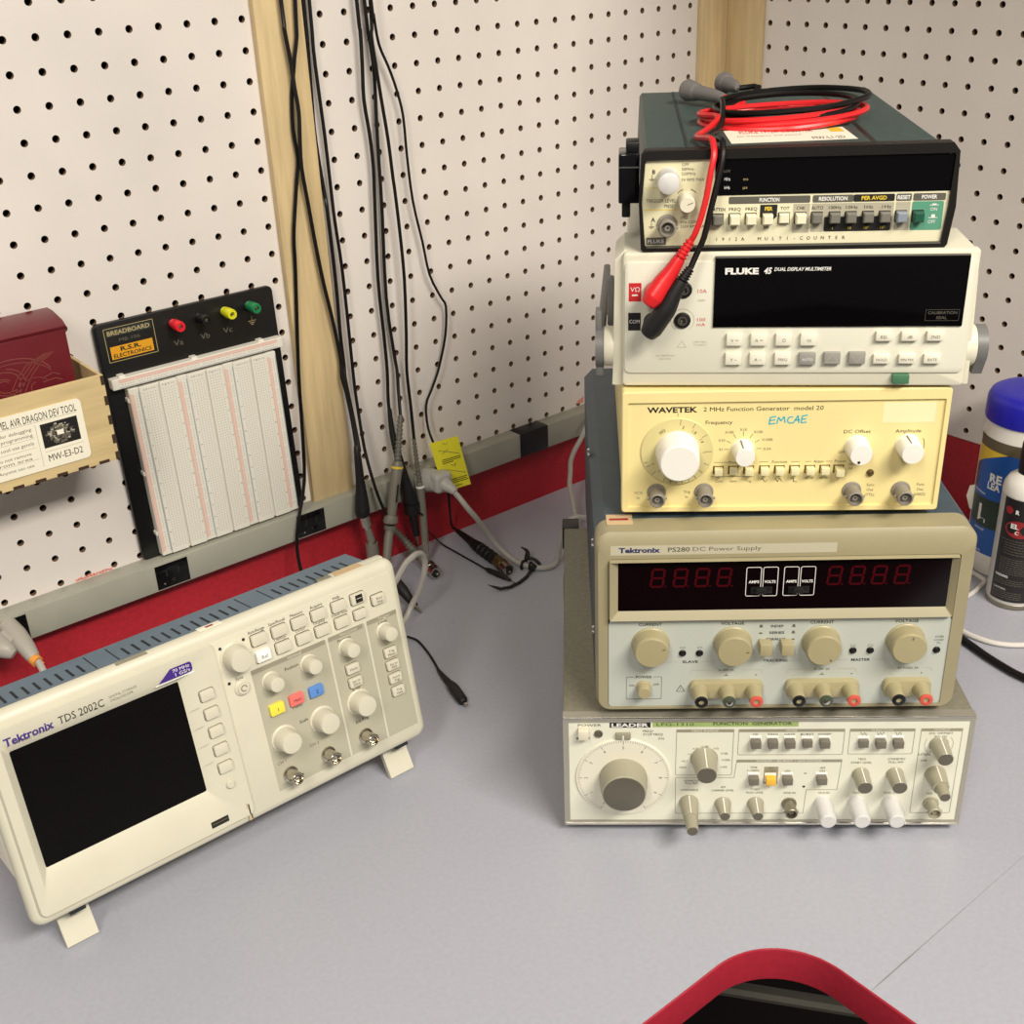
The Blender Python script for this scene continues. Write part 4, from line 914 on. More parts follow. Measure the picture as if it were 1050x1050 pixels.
def f(m):
    P = [(18+14*cos(radians(a)), 12+14*sin(radians(a))) for a in range(-150, 46, 15)]
    P += [(26, 40), (22, 40), (21, 27)]
    P = [(18+13.4*cos(radians(a)), 12+13.4*sin(radians(a))) for a in range(0, 360, 20)]
    V = [(x, y, z) for x in (-13.2, -18.6) for y, z in P]; n = len(P)
    m.add(V, [tuple(range(n)), tuple(range(2*n-1, n-1, -1))]+[(i, (i+1) % n, n+(i+1) % n, n+i) for i in range(n)], 'flukearm')
    m.box(-18.6, -14.6, 20, 37, -25, -13, 'flukearm', .8)
    for (x0, x1) in ((-18.4, -13.4),): m.box(x0, x1, -7, 4, -24, -12, 'flukearm', 1.2); m.box(x0+6.6, x1+6.0, 14, 47, -66, -54, 'flukearm', 1.2)
    m.box(-18.4, -13.4, 5, 19, -200, -24, 'flukearm', 1.4)
part(hb, 'handle', f, 'grey swivel handle')
hb = part(mm_, 'handle_hub', lambda m: m.lathe((216.5, 18, 12), (1, 0, 0), [(13.6, 0), (13.6, 6.5), (13, 7.4), (0, 7.4)], 'flukecream', 36))
def f(m):
    P = [(18+13.2*cos(radians(a)), 12+13.2*sin(radians(a))) for a in range(-20, 221, 15)]+[(13, -6), (23, -6)]
    V = [(x, y, z) for x in (224.1, 230.5) for y, z in P]; n = len(P)
    m.add(V, [tuple(range(n)), tuple(range(2*n-1, n-1, -1))]+[(i, (i+1) % n, n+(i+1) % n, n+i) for i in range(n)], 'flukearm')
    m.box(224.2, 229.6, 5, 19, -200, -24, 'flukearm', 1.4)
part(hb, 'handle', f, 'grey swivel handle')
for u in (20, 190):
    for y in (30, 220): part(mm_, 'foot', lambda m: m.box(u-8, u+8, -11.9, -8.6, -y-8, -y+8, 'black', .4))

# ---- multi counter --------------------------------------------------
ct = thing('frequency_counter', (-611.7, -474.73, 443.15), 'dark green frequency counter with row of push buttons on top of the stack', 'frequency counter', rot=(0, 0, radians(-44.30)))
def f(m):
    m.prism([(1, -.4), (181.5, -.4), (182.8, 20), (181.6, 56), (178, 58.6), (2, 58.6), (.2, 56), (-1, 24)], -272, -6, 'counterbody')
part(ct, 'case', f, 'dark grey-green textured case', angle=25)
def f(m):
    m.box(26, 27.4, 58.3, 59.3, -270, -8, 'countergroove'); m.box(27.4, 138, 58.2, 59.1, -270, -8, 'counterbody', .3, 1); m.box(138.1, 142, 58.3, 58.72, -240, -8, 'counterframe')
part(ct, 'lid_strip', f)
OUT = [(0, -.8), (183.2, -.8), (184.6, 1.2), (187, 24), (185.6, 56.5), (181.6, 61.4), (1.2, 60.2), (-1.6, 56.8), (-3, 29), (-1.4, .6)]
INN = [(2, 2.2), (181, 2.4), (181.4, 3), (182.6, 24), (182.8, 32.8), (182.7, 33.2), (1.4, 33.1), (.8, 33), (-.6, 29), (1.4, 3)]
def f(m):
    m.ring(OUT, [(1.6, 2.4), (180, 2.6), (180.6, 3), (182.6, 24), (183.4, 54), (182.8, 55.4), (1.6, 54.6), (.8, 54), (-1, 29), (1.2, 3)], -9, 2.0, 'counterframe')
    m.box(2, 182.4, 57.6, 60.4, -9, -.2, 'counterframe'); m.flat([(43.4, 32.9), (183, 33.2), (183.4, 54.4), (43.4, 54.6)], .3, 'glass')
    m.prism([(2, 1.4), (180.4, 1.6), (180.6, 2.6), (2, 2.4)], -4, 2.2, 'headgrey')
part(ct, 'front_bezel', f, 'black front bezel')
part(ct, 'display_window', lambda m: m.prism([(43.2, 32.8), (183, 33.2), (183.3, 54.6), (43.2, 54.6)], -5, 0.4, 'glass'), 'black display window')
part(ct, 'front_panel', lambda m: (m.prism([(.9, 2.2), (181, 2.4), (182.6, 24), (182.8, 33), (43, 32.8), (43, 54.4), (.8, 54.4), (-1, 29)], -6, 0, 'counterpanel'), m.flat([(1.2, 2.6), (41.6, 2.6), (41.6, 54), (1.0, 54), (-.8, 29)], .05, 'counterleft')), 'cream control panel')
def f(m):
    w = .12; w2 = .2
    def bar(u0, u1, k, t, ink, wd): m.rrect(u0, u1, 27.4, 31.8, .02, w, .8, k, 0, 3); m.text(t, (u0+u1)/2, 29.6, w2, 2.2, ink, wd, bold=.03)
    m.rect(102.2, 151, 9.6, 26.8, .08, 'patchgrey'); m.rect(91, 101, 9.2, 26.8, .08, 'patchgrey'); m.rect(152, 160.6, 9.6, 26.8, .08, 'patchgrey'); m.rrect(161.6, 180.2, 9.6, 27, .02, w, 1, 'greenpatch', 0, 3)
    bar(51.8, 100.8, 'headgrey', 'FUNCTION', 'inkwhite', 12); bar(102.2, 126.6, 'headgrey', 'RESOLUTION', 'inkwhite', 17); bar(126.6, 150.9, 'ink', 'PER AVGD', 'inkyellow', 15); bar(151.8, 160.9, 'headgrey', 'RESET', 'inkwhite', 7.6); bar(161.8, 180.8, 'headgrey', 'POWER', 'inkwhite', 9)
    m.prism([(71, 26.6), (81.4, 26.6), (81.4, 19.4), (79.6, 17.8), (72.6, 17.8), (71, 19.4)], .02, w, 'ink'); m.prism([(110, 18.6), (150, 18.6), (150, 10.4), (149, 9.6), (111, 9.6), (110, 10.4)], .02, w, 'ink')
    for t, u in (('ATTEN', 46.2), ('FREQ', 55.8), ('FREQ', 65.8), ('TOT', 86), ('CHK', 95.6), ('AUTO', 105.4), ('100Hz', 116), ('10Hz', 126), ('1Hz', 136), ('.1Hz', 146)): m.text(t, u, 24.2, w2, 2.0, 'ink', min(7.4, 1.75*len(t)))
    m.text('PER', 76.2, 24.2, w2, 2.2, 'inkyellow', 4.6, bold=.03)
    m.text('10Y', 55.8, 12.6, w2, 1.7, 'ink'); m.text('10Y', 75.6, 12.6, w2, 1.7, 'ink')
    for t, u in (('1', 115.4), ('10', 125.6), ('10²', 135.6), ('10³', 145.4)): m.text(t, u, 11.7, w2, 1.7, 'inkyellow')
    for i, c in enumerate('1912A'): m.text(c, 45.4+4.0*i, 5.9, w2, 2.0, 'ink')
    for i, c in enumerate('MULTI-COUNTER'): m.text(c, 71.6+4.25*i, 5.9, w2, 2.0, 'ink')
    m.text('ON', 174.6, 22.2, w2, 2.0, 'inkwhite', 4); m.text('OFF', 174.2, 14.6, w2, 2.0, 'inkwhite', 4.4)
    m.stroke([(172, 24.6), (177.4, 24.6)], .4, w2, 'inkwhite'); m.rect(173.4, 176, 24.7, 25.5, w2, 'inkwhite'); m.stroke([(172, 17), (177.4, 17)], .4, w2, 'inkwhite'); m.rect(173.6, 175.8, 17.1, 19, w2, 'inkwhite')
    m.text('TRIGGER LEVEL', 10.8, 30.2, w, 2.1, 'ink', 18.4); m.text('PRESET', 16.2, 26.9, w, 1.9, 'ink', 7); m.stroke([(0, 24.6), (21, 24.6)], .5, w, 'inkyellow'); m.stroke([(0.6, 38), (9, 38)], .3, w, 'inkyellow')
    for v, t in ((47.6, 'B'), (18.6, 'A')): m.text(t, 6, v, w, 2.4, 'ink', bold=.03); m.stroke([(5, v-1.8), (5, v-4.2)], .35, w, 'ink'); m.stroke([(3.2, v-4.4), (6.8, v-4.4)], .4, w, 'ink'); m.stroke([(4, v-5.1), (6, v-5.1)], .4, w, 'ink')
    lines(m, 22.8, 51.6, w, ('OFF', '50MHz-', '520MHz'), 1.7, 'ink', 2.7, 'l'); m.text('5V RMS MAX', 22.8, 42.6, w, 1.7, 'ink', align='l')
    lines(m, 22.8, 19.6, w, ('1MΩ', '5Hz-125MHz', '250V RMS MAX'), 1.7, 'ink', 2.7, 'l')
    m.rect(1.9, 14.2, 2.9, 7.6, w, 'headgrey'); m.text('FLUKE', 8, 5.2, w2, 2.2, 'inkwhite', 10)
    m.arc(26.3, 30, 7.2, 40, 70, .4, w, 'ink', 6); m.arc(26.3, 30, 7.2, 110, 140, .4, w, 'ink', 6)
    w = .5
    m.text('OVFLOW', 48.6, 47.3, w, 1.7, 'inkgrey', 7); m.text('MHz', 50.4, 42.5, w, 1.8, 'inkwhite', 3.6); m.text('kHz', 50.4, 37.5, w, 1.8, 'inkwhite', 3.4); m.text('ms', 61.4, 42.4, w, 1.7, 'inkgold', 2.8); m.text('µs', 61.3, 37.4, w, 1.7, 'inkgold', 2.6)
part(ct, 'panel_lettering', f)
part(ct, 'connector_cap', lambda m: m.knob(14.6, 43.2, 0, [(7.2, 0), (6.9, 1), (6.8, 12), (6.4, 14.6), (5.6, 15.2), (0, 15.4)], 'translucent', 30), 'milky plastic cap')
part(ct, 'knob', lambda m: (m.knob(26.2, 29.8, 0, [(5.9, 0), (5.7, .8), (5.1, 2), (4.9, 11), (4.4, 12), (0, 12)], 'creamkey', 30, (1.8, 11, .03)), m.stroke([(26.2, 29.8), (29.6, 31.2)], .4, 12.06, 'ink')))
part(ct, 'bnc_connector', lambda m: bnc_jack(m, 14.7, 15.4, 0, 11, 5.2, 'bncgrey', 'ink'), 'grey connector')
for u, k, d, n in ((45.5, 'greykey', 5, 'grey button'), (55.7, 'counterkey', 6, None), (65.6, 'counterkey', 6, None), (75.6, 'counterkey', 6, None), (85.6, 'counterkey', 3, None), (95.4, 'counterkey', 6, None), (105.3, 'greykey', 5, 'grey button'), (115.9, 'greykey', 5, 'grey button'), (125.6, 'greykey', 5, 'grey button'), (135.8, 'greykey', 5, 'grey button'), (145.8, 'greykey', 5, 'grey button'), (155.4, 'slatekey', 6, 'blue-grey button'), (165.4, 'greenkey', 6, 'green power button')):
    part(ct, 'button', lambda m: (m.rrect(u-3.6, u+3.6, 14.6, 21.9, 0.02, .24, .6, 'ink', 0, 3), m.prism([(u-3, 15.4), (u+3, 15.4), (u+3, 21.4), (u-3, 21.4)], .1, d, k, .7, 1)), n)
def f(m):
    m.box(-15.5, -2.6, 27, 57, -34, -8, 'blackgloss', 1.0); m.box(-11, -2.8, 57.1, 63.2, -30, -14, 'black', .8); m.box(-13.4, -8, 17, 26.9, -28, -14, 'black', 1); m.box(-15.3, -3, 48.8, 49.6, -7.9, -7.5, 'chrome')  # thin chrome strip draws a silver highlight onto the black pivot
    m.box(-13, -6, 30, 44, -80, -34, 'black', 2)
part(ct, 'handle_pivot', f, 'black handle pivot')
for v in (46, 12): part(ct, 'screw', lambda m: m.lathe((185.4-(.8 if v < 20 else 0), 6, v), (1, 0, 0), [(1.6, 0), (1.4, 1.2), (0, 1.4)], 'black', 12))
LBL = [(-524, -460), (-465, -510), (-496, -545), (-557, -496)]
def f(m):
    yw = radians(-44.30); P = []
    for x, y in LBL: dx, dy = x+611.7, y+474.73; P.append((dx*cos(yw)+dy*sin(yw), -dx*sin(yw)+dy*cos(yw)))
    Z = 59.3; m.add([(u, y, Z) for u, y in P], [(0, 1, 2, 3)], 'paper')
    a, b, c, d = [Vector(p) for p in P]       # back left, back right, front right, front left
    def fn(s_, t_): q = d*(1-s_)*(1-t_)+c*s_*(1-t_)+b*s_*t_+a*(1-s_)*t_; return (q.x, q.y, Z+.08)
    def lab(t, s0, s1, t0, h, k, bo=.01):
        vs, fs = glyphs(t, bo, 0); x0 = min(p[0] for p in vs); x1 = max(p[0] for p in vs)
        m.add([fn(s0+(p[0]-x0)/(x1-x0)*(s1-s0), t0+p[1]/CAP*h) for p in vs], fs, k)
    lab('FLUKE 1912A COUNTER', .12, .72, .70, .20, 'inkred'); lab('MW-L1-2D', .66, .92, .10, .2, 'ink', 0); lab('for frequency and period', .08, .6, .46, .1, 'inklight')
    def q4(s0, s1, t0, t1, k): m.add([fn(s0, t0), fn(s1, t0), fn(s1, t1), fn(s0, t1)], [(0, 1, 2, 3)], k)
    q4(.86, .97, .62, .95, 'inkyellow')
part(ct, 'label_sticker', f, 'white printed label')

# ================================================================== TEST LEADS draped over the stack (frame of the counter, z = 59 is its lid)
CTO = Vector((-611.7, -474.73, 443.15)); CY = radians(-44.30)
def toct(p):
    d = Vector(p)-CTO; return (d.x*cos(CY)+d.y*sin(CY), -d.x*sin(CY)+d.y*cos(CY), d.z)
FKO = Vector((-622.57, -468.91, 363.33)); FY = radians(-45.08)
def fk(u, v, w): return toct((FKO.x+u*cos(FY)+w*sin(FY), FKO.y+u*sin(FY)-w*cos(FY), FKO.z+v))
def loops(cu, cd, a, b, z0, z1, n, ph, rng):
    out = []; N = int(n*14)
    for i in range(N+1):
        t = i/N; th = ph+2*pi*n*t; k = 1+.05*sin(1.7*th*.31+ph)
        out.append((cu+a*k*cos(th)+rng.uniform(-1, 1)+2.5*sin(n*3+th*.37), cd+b*k*sin(th)+rng.uniform(-1, 1)+3*cos(th*.41+1), z0+(z1-z0)*t+1.6*sin(th*1.13)+1.2*cos(th)))
    return out
def ribbed(m, p0, p1, r0, r1, n, k, seg=12):
    P0, P1 = Vector(p0), Vector(p1); pts = []; rs = []
    for i in range(2*n+1):
        t = i/(2*n); r = r0+(r1-r0)*t; q = 1.12 if i % 2 else .86
        pts += [P0.lerp(P1, max(0, t-.18/n)), P0.lerp(P1, min(1, t+.18/n))]; rs += [r*q, r*q]
    m.tube(pts, 1, k, seg, smooth=False, taper=rs)
def lead(name, col, plugk, label, loop, down, boot, jack, h0, h1):
    t = thing(name, tuple(CTO), label, 'test lead', rot=(0, 0, CY), group='test leads')
    r = 1.95
    part(t, 'cable', lambda m: m.tube(loop+down, r, col, 8, 3))
    def f(m):
        b = [Vector(p) for p in boot]; e = Vector(fk(*jack, 16)); j = Vector(fk(*jack, 1.8)); f_ = Vector(fk(*jack, 21.5))
        ribbed(m, b[0], b[1], 2.6, 3.6, 5, plugk)
        m.tube([b[1], b[2], b[3], b[3].lerp(e, .6), e, e+(e-b[3]).normalized()*5.2, e+(e-b[3]).normalized()*6.4], 1, plugk, 16, 5, taper=[3.7, 4.9, 6.2, 6.6, 6.8, 5.0, .6])
        m.tube([f_, e, j], 1, plugk, 18, smooth=False, taper=[3.6, 6.1, 5.6])
    part(t, 'banana_plug', f, ('red' if plugk == 'redlead' else 'black')+' angled banana plug')
    def f(m):
        a = Vector(h0); b = Vector(h1); d = b-a
        m.tube([a, a+d*.06, a+d*.12, a+d*.3, a+d*.38, a+d*.8, b, b+d*.12], 1, 'leadgrey', 18, 3, taper=[7.0, 8.0, 7.6, 6.4, 5.4, 4.6, 3.6, 2.2])
    part(t, 'probe_handle', f, 'grey probe handle')
rg = random.Random(11)
red_loop = [(60, 168, 67.5), (72, 150, 66)]+loops(93, 104, 52, 38, 61.4, 68.0, 3.55, radians(95), rg)[2:]
blk_loop = [(71, 172, 73), (84, 166, 74)]+loops(100, 114, 49, 44, 66, 75, 2.6, radians(80), rg)[2:]
# the tail of each coil leads to the front edge
redd = [(42, 60, 63), (33, 34, 62)]+[toct(p) for p in ((-581, -500, 509), (-585, -506, 506.5), (-588, -509.5, 501), (-591, -510, 492), (-594, -510, 478), (-597, -509, 466), (-600, -507, 456), (-601, -505, 452))]
blkd = [(50, 64, 63.5), (40, 36, 62)]+[toct(p) for p in ((-577, -505, 508.5), (-581, -510, 506), (-584, -513, 500), (-588, -513, 486), (-592, -512, 470), (-596, -511, 454), (-600, -509, 444), (-604, -508, 436))]
def clean(lp, dn):   # drop the loop points after the last one on the left side so that the tail leaves smoothly
    k = max(i for i, p in enumerate(lp) if p[0] < 60 and p[1] < 112); return lp[:k+1]
lead('test_lead', 'redlead', 'redlead', 'red test lead coiled on the counter and plugged into the red-marked jack', clean(red_loop, redd), redd,
     [toct((-601, -505, 452)), toct((-607, -502, 442)), toct((-611, -499, 434)), toct((-615, -496, 427))], (18.4, 55), (34, 203, 69), (58, 172, 67))
lead('test_lead', 'cable', 'rubber', 'black test lead coiled on the counter and plugged into the black-marked jack', clean(blk_loop, blkd), blkd,
     [toct((-604, -508, 436)), toct((-609, -506, 429)), toct((-613, -503, 420)), toct((-616, -500, 411))], (18.2, 35), (62, 205, 73), (69, 178, 73))

# ================================================================== HANGING CABLES
def cableset(name, label, pts, r, k='cable', up=None, group='black cables hanging in front of the pegboard', cat='cable', n=8, extra=(), twin=False):
    L = tuple(pts[-1]); t = thing(name, L, label, cat, group=group)
    P = list(pts)
    if up: P = [up]+P
    def f(m):
        if twin:
            m.tube([(x-.85, y, z) for x, y, z in P], r, k, n, 3); m.tube([(x+.85, y-.3, z) for x, y, z in P], r, k, n, 3)
        else: m.tube(P, r, k, n, 3)
    at(L, 'cord', t, f)
    for (nm, fn, lb) in extra: at(L, nm, t, fn, label=lb)
    return t
UPX = lambda p, dx=4, y=-5: (p[0]+dx, y, 800)
def tb(pts, rs, k, n=14, sub=4, smooth=True): return lambda m: m.tube(pts, 1, k, n, sub, smooth, taper=rs)
A = [(-590, -14, 577), (-590, -14, 554), (-587, -14, 524), (-587, -15, 506), (-586, -16, 484), (-588, -16, 461), (-589, -15, 436), (-586, -14, 404), (-583, -14, 365), (-579, -14, 327), (-573, -14, 285), (-569, -14, 246), (-571, -16, 229), (-569, -18, 213), (-569, -24, 183), (-572, -32, 156)]
def bnc_plug(pts_boot, r_boot, c0, c1, neck, base):
    def f1(m): m.tube(pts_boot, 1, 'rubber', 16, 4, taper=r_boot)
    def f2(m):
        m.tube([c0, c1], 1, 'nickel', 20, smooth=False, taper=[6.2, 6.4]); m.tube([c1, neck[0]], 1, 'nickel', 16, smooth=False, taper=[4.6, 4.2])
        m.tube([neck[0], neck[1]], 1, 'probegrey', 16, smooth=False, taper=[3.8, 4.4]); m.tube([neck[1], (neck[1][0], neck[1][1], neck[1][2]-3)], 5.4, 'nickel', 18, smooth=False)
        m.tube([(neck[1][0], neck[1][1], neck[1][2]-3), base], 1, 'probegrey', 18, smooth=False, taper=[6.6, 7.4])
    return (('strain_relief', f1, 'black moulded strain relief'), ('connector', f2, 'metal connector'))
cableset('probe_cable', 'black cable crossing the wooden batten down into the thick black plug by the oscilloscope', A, 1.9, up=(-596, -12, 800),
    extra=bnc_plug([(-572, -32, 160), (-573, -34, 150), (-573, -34, 120), (-573.5, -34, 100), (-574, -34, 88), (-573.5, -34, 82)], [2.6, 3.6, 4.8, 7.0, 8.0, 7.0], (-573, -34, 82), (-571, -34, 70), [(-570, -34, 66), (-567, -34, 50)], (-566, -34, 6)))
B = [(-575, -12, 576), (-582, -12, 529), (-588, -11, 500), (-591, -11, 469), (-590, -12, 444), (-594, -12, 424), (-599, -12, 400), (-604, -12, 373), (-606, -11, 341), (-616, -12, 247), (-621, -14, 187), (-628, -18, 134), (-645, -26, 95), (-651, -28, 68), (-653, -34, 47), (-655, -42, 14), (-655, -60, 1.6)]
cableset('speaker_wire', 'thin twin black wire hanging down the batten and behind the oscilloscope', B, 1.0, up=(-568, -11, 800), twin=True)
C1 = [(-562, -3.5, 575), (-563, -3.5, 527), (-564, -3.5, 497), (-565, -3.5, 465), (-564, -4, 436), (-562.5, -6, 404), (-563, -8, 394), (-562, -8, 344), (-562, -8, 308), (-563, -8, 270), (-563, -9, 239), (-565, -12, 225), (-565, -17, 198), (-567, -27, 165), (-569, -32, 152)]
cableset('probe_cable', 'black cable running along the right edge of the batten into the same thick plug', C1, 1.9, up=(-561, -4, 800))
C2 = [(-558, -7, 575), (-559, -7, 533), (-558, -7, 497), (-556.5, -7, 456), (-556.5, -8, 410), (-557, -10, 380), (-554.5, -10, 336), (-554, -10, 276), (-554, -10, 217), (-555, -14, 187), (-557, -22, 150), (-557, -32, 118), (-553, -38, 90), (-545, -40, 66), (-535, -30, 52), (-524, -4-6, 41)]
I0 = [(-524, -10, 41), (-514, -29, 17), (-513, -47, 11)]
def fI(m):
    ribbed(m, (-524, -10, 41), (-514, -31, 18), 3.4, 4.4, 8, 'springgrey'); ribbed(m, (-514, -31, 18), (-513, -48, 11.5), 4.4, 4.8, 5, 'springgrey')
def fI2(m):
    m.tube([(-513, -47, 11.5), (-514, -60, 9)], 1, 'probegrey', 18, smooth=False, taper=[5.4, 6.2]); m.tube([(-514, -60, 9), (-515, -66, 8.4)], 7.2, 'nickel', 20, smooth=False); m.tube([(-515, -66, 8.4), (-516, -76, 7.8)], 1, 'nickel', 20, smooth=False, taper=[6.6, 6.8]); m.tube([(-516, -76.1, 7.7), (-516, -76.3, 7.7)], 5.0, 'ink', 18, smooth=False); m.tube([(-516, -76, 7.7), (-516, -78, 7.6)], 1.6, 'chrome', 10, smooth=False)
cableset('probe_cable', 'black cable by the batten, ending in a ribbed grey connector lying on the desk', C2, 1.7, up=(-556, -6, 800), extra=(('strain_relief', fI, 'ribbed grey strain relief'), ('connector', fI2, 'metal connector')))
D = [(-511, -10, 571), (-510, -10, 546), (-511, -10, 516), (-512, -9, 486), (-509, -9, 454), (-508, -9, 424), (-510, -9, 389), (-514, -9, 316), (-513, -9, 258), (-514, -11, 220), (-518, -14, 187), (-519, -18, 155)]
def fD1(m): m.tube([(-518, -15, 180), (-519, -18, 155), (-518, -23, 132), (-516, -28, 105), (-512, -31, 80), (-511, -31, 74)], 1, 'rubber', 16, 4, taper=[2.2, 3.2, 4.2, 5.6, 7.4, 7.4])
def fD2(m): m.tube([(-511, -31, 74), (-510.4, -31, 62)], 1, 'rubber', 18, smooth=False, taper=[8.8, 8.4]); m.tube([(-510.4, -31, 62), (-508, -31, 34)], 1, 'rubber', 14, smooth=False, taper=[4.6, 3.6]); m.tube([(-508, -31, 34), (-507, -32, 22)], 1, 'steel', 10, smooth=False, taper=[2, 1])
Hh = [(-510, -39.5, 66), (-502, -38, 58), (-492, -23, 38), (-474, -11, 14), (-468, -22, 4), (-466, -39, 2), (-465, -79, 1.6), (-466, -100, 2.4)]
def fH(m): m.tube(Hh, 1.0, 'cable', 7, 4)
def fH2(m): m.tube([(-466, -98, 3), (-466, -103, 3.2), (-465, -114, 3.6), (-463, -126, 3.2), (-461.5, -136, 2.2)], 1, 'rubber', 12, 3, taper=[1.4, 2.8, 3.2, 3.0, 1.2]); m.tube([(-461.5, -136, 2.2), (-461, -140, 1.6)], .8, 'steel', 8, smooth=False)
cableset('probe_cable', 'leftmost of the four black cables on the white board, ending in a black cone plug', D, 1.8, up=(-513, -8, 800), extra=(('strain_relief', fD1, None), ('connector', fD2, None), ('ground_lead', fH, None), ('clip', fH2, None)))
Ee = [(-501, -7, 571), (-498, -7, 531), (-497, -7, 505), (-499, -7, 459), (-500, -7, 427), (-501, -7, 384), (-505, -7, 295), (-502, -8, 235), (-502, -11, 217), (-505, -15, 198), (-511, -24, 170)]
def fE1(m): ribbed(m, (-510, -23, 173), (-527, -36, 130), 2.7, 3.6, 11, 'springgrey')
def fE2(m): m.tube([(-527, -36, 130), (-528, -36.6, 126), (-537, -39, 97), (-544, -41, 73)], 1, 'probegrey', 18, smooth=False, taper=[4.2, 6.0, 5.6, 5.0]); m.tube([(-534.2, -44.6, 108), (-539, -45.6, 90)], .9, 'rubber', 8, smooth=False)
def fE3(m): m.tube([(-543.4, -40.8, 74), (-546, -41.6, 68), (-546.4, -41.8, 66.5)], 1, 'probegrey', 20, smooth=False, taper=[7.0, 8.0, 7.2]); m.tube([(-547, -42, 64), (-548, -42.4, 60)], 6.4, 'springgrey', 18, smooth=False)
def fE4(m): m.tube([(-547, -42, 62), (-552, -44.5, 52), (-560, -50, 32), (-570, -57, 9)], 1, 'probegrey', 16, smooth=False, taper=[4.8, 4.8, 4.4, 4.4])
def fE5(m): m.tube([(-528.3, -36.8, 125), (-529, -37.1, 122.6)], 6.3, 'inkyellow', 18, smooth=False)
cableset('probe', 'black cable ending in a grey probe with a yellow ring in front of the raceway', Ee, 1.8, up=(-504, -6, 800), extra=(('strain_relief', fE1, 'ribbed grey strain relief'), ('probe_body', fE2, 'grey probe body'), ('collar', fE3, None), ('probe_tip', fE4, None), ('marker_ring', fE5, 'yellow ring')))
Ff = [(-499, -14, 571), (-501, -14, 542), (-499, -14, 517), (-496, -14, 486), (-492, -14, 448), (-490, -14, 413), (-489, -14, 400), (-487, -14, 360), (-486, -14, 311), (-489, -14, 254), (-492, -14, 215), (-492, -16, 177), (-495, -22, 139)]
def fF1(m): ribbed(m, (-494.6, -21, 142), (-499, -31.5, 94), 2.0, 3.0, 12, 'springgrey')
def fF2(m): m.tube([(-499, -31.5, 95), (-499, -32.6, 89), (-500, -35, 60), (-502, -38, 27)], 1, 'probegrey', 16, smooth=False, taper=[3.4, 4.4, 4.2, 4.0])
def fF3(m): m.tube([(-502, -38, 27), (-503, -40, 17), (-504, -42, 9), (-504, -43, 3)], 1, 'clear', 14, smooth=False, taper=[3.8, 3.6, 2.6, 1.6]); m.tube([(-502, -38, 26), (-504, -42.4, 6)], .8, 'steel', 8, smooth=False)
def fF4(m): m.tube([(-499, -32.4, 91), (-499, -32.7, 89)], 4.9, 'whitekey', 16, smooth=False)
cableset('probe', 'black cable ending in a slim grey probe with a white ring, by the grey plug', Ff, 1.7, up=(-496, -12, 800), extra=(('strain_relief', fF1, 'ribbed grey strain relief'), ('probe_body', fF2, 'grey probe body'), ('hook_tip', fF3, 'clear hook tip'), ('marker_ring', fF4, 'white ring')))
G = [(-500, -17, 575), (-498, -16, 559), (-493, -13, 533), (-483, -11, 512), (-475, -10, 490), (-470, -10, 466), (-469, -10, 429), (-466, -10, 385), (-458, -10, 343), (-452, -10, 308), (-440, -10, 282), (-434, -10, 270), (-437, -10, 240), (-446, -10, 212), (-452, -10, 198), (-460, -10, 184), (-469, -11, 169), (-472, -16, 146), (-473, -27, 129), (-466, -30, 105), (-461, -30, 73), (-455, -22, 45), (-442, -5, 12.5), (-438.5, -8, 7.4), (-439, -13, 6.6)]
def fG1(m):
    m.tube([(-438.6, -9, 6.6), (-439, -14, 6.4), (-443, -42, 6.6), (-445, -52, 6.8), (-446, -60, 7)], 1, 'rubber', 16, 4, taper=[1.8, 2.8, 4.6, 6.0, 6.6]); ribbed(m, (-446, -60, 7), (-450, -94, 7.2), 6.2, 6.2, 4, 'rubber', 16); m.tube([(-449.6, -92, 7.2), (-450.4, -99, 7.4)], 6.4, 'rubber', 18, smooth=False)
def fG2(m): m.tube([(-450.4, -99, 7.4), (-453, -112, 7.4)], 1, 'brassdark', 22, smooth=False, taper=[6.8, 7.2]); m.tube([(-453, -112, 7.4), (-455.5, -124, 7.4)], 1, 'nickel', 22, smooth=False, taper=[6.4, 6.6]); m.tube([(-455.5, -124, 7.4), (-455.6, -124.3, 7.4)], 5, 'ink', 18, smooth=False); m.tube([(-455, -123, 7.4), (-456, -127, 7.4)], 1.4, 'chrome', 10, smooth=False)
cableset('probe_cable', 'rightmost hanging black cable that kinks outward and ends in a black plug on the desk', G, 1.35, up=(-506, -14, 800), extra=(('strain_relief', fG1, None), ('connector', fG2, 'metal connector')))

# ================================================================== CORDS AND LOOSE LEADS ON THE DESK
def fp1(m):
    m.tube([(-950, -21, 93), (-949, -33, 90), (-945, -44, 86), (-941, -50, 82)], 1, 'pluggrey', 18, 4, taper=[8.5, 9.5, 8.5, 4]); m.tube([(-934, -21, 95), (-932, -36, 90.5), (-930, -50, 84.5), (-928.6, -61, 78)], 1, 'pluggrey', 16, 4, taper=[8.4, 9.0, 7.6, 5.6]); m.tube([(-942, -30, 91), (-936, -42, 87)], 7.5, 'pluggrey', 14)
def fp1b(m):
    m.tube([(-929, -61, 78), (-927.4, -66, 76)], 5.2, 'tagorange', 12, smooth=False)
    for a in ((-931, -62, 73), (-923, -68, 74), (-926, -60, 82)): m.tube([(-928, -64, 77), a], 1, 'tagorange', 6, smooth=False, taper=[2.6, .5])
P1 = [(-929, -61, 78), (-927, -66, 76), (-927, -76, 71), (-926, -88, 60), (-922, -100, 34), (-914, -112, 10), (-900, -120, 3.4), (-870, -118, 3.2), (-840, -125, 3.2)]
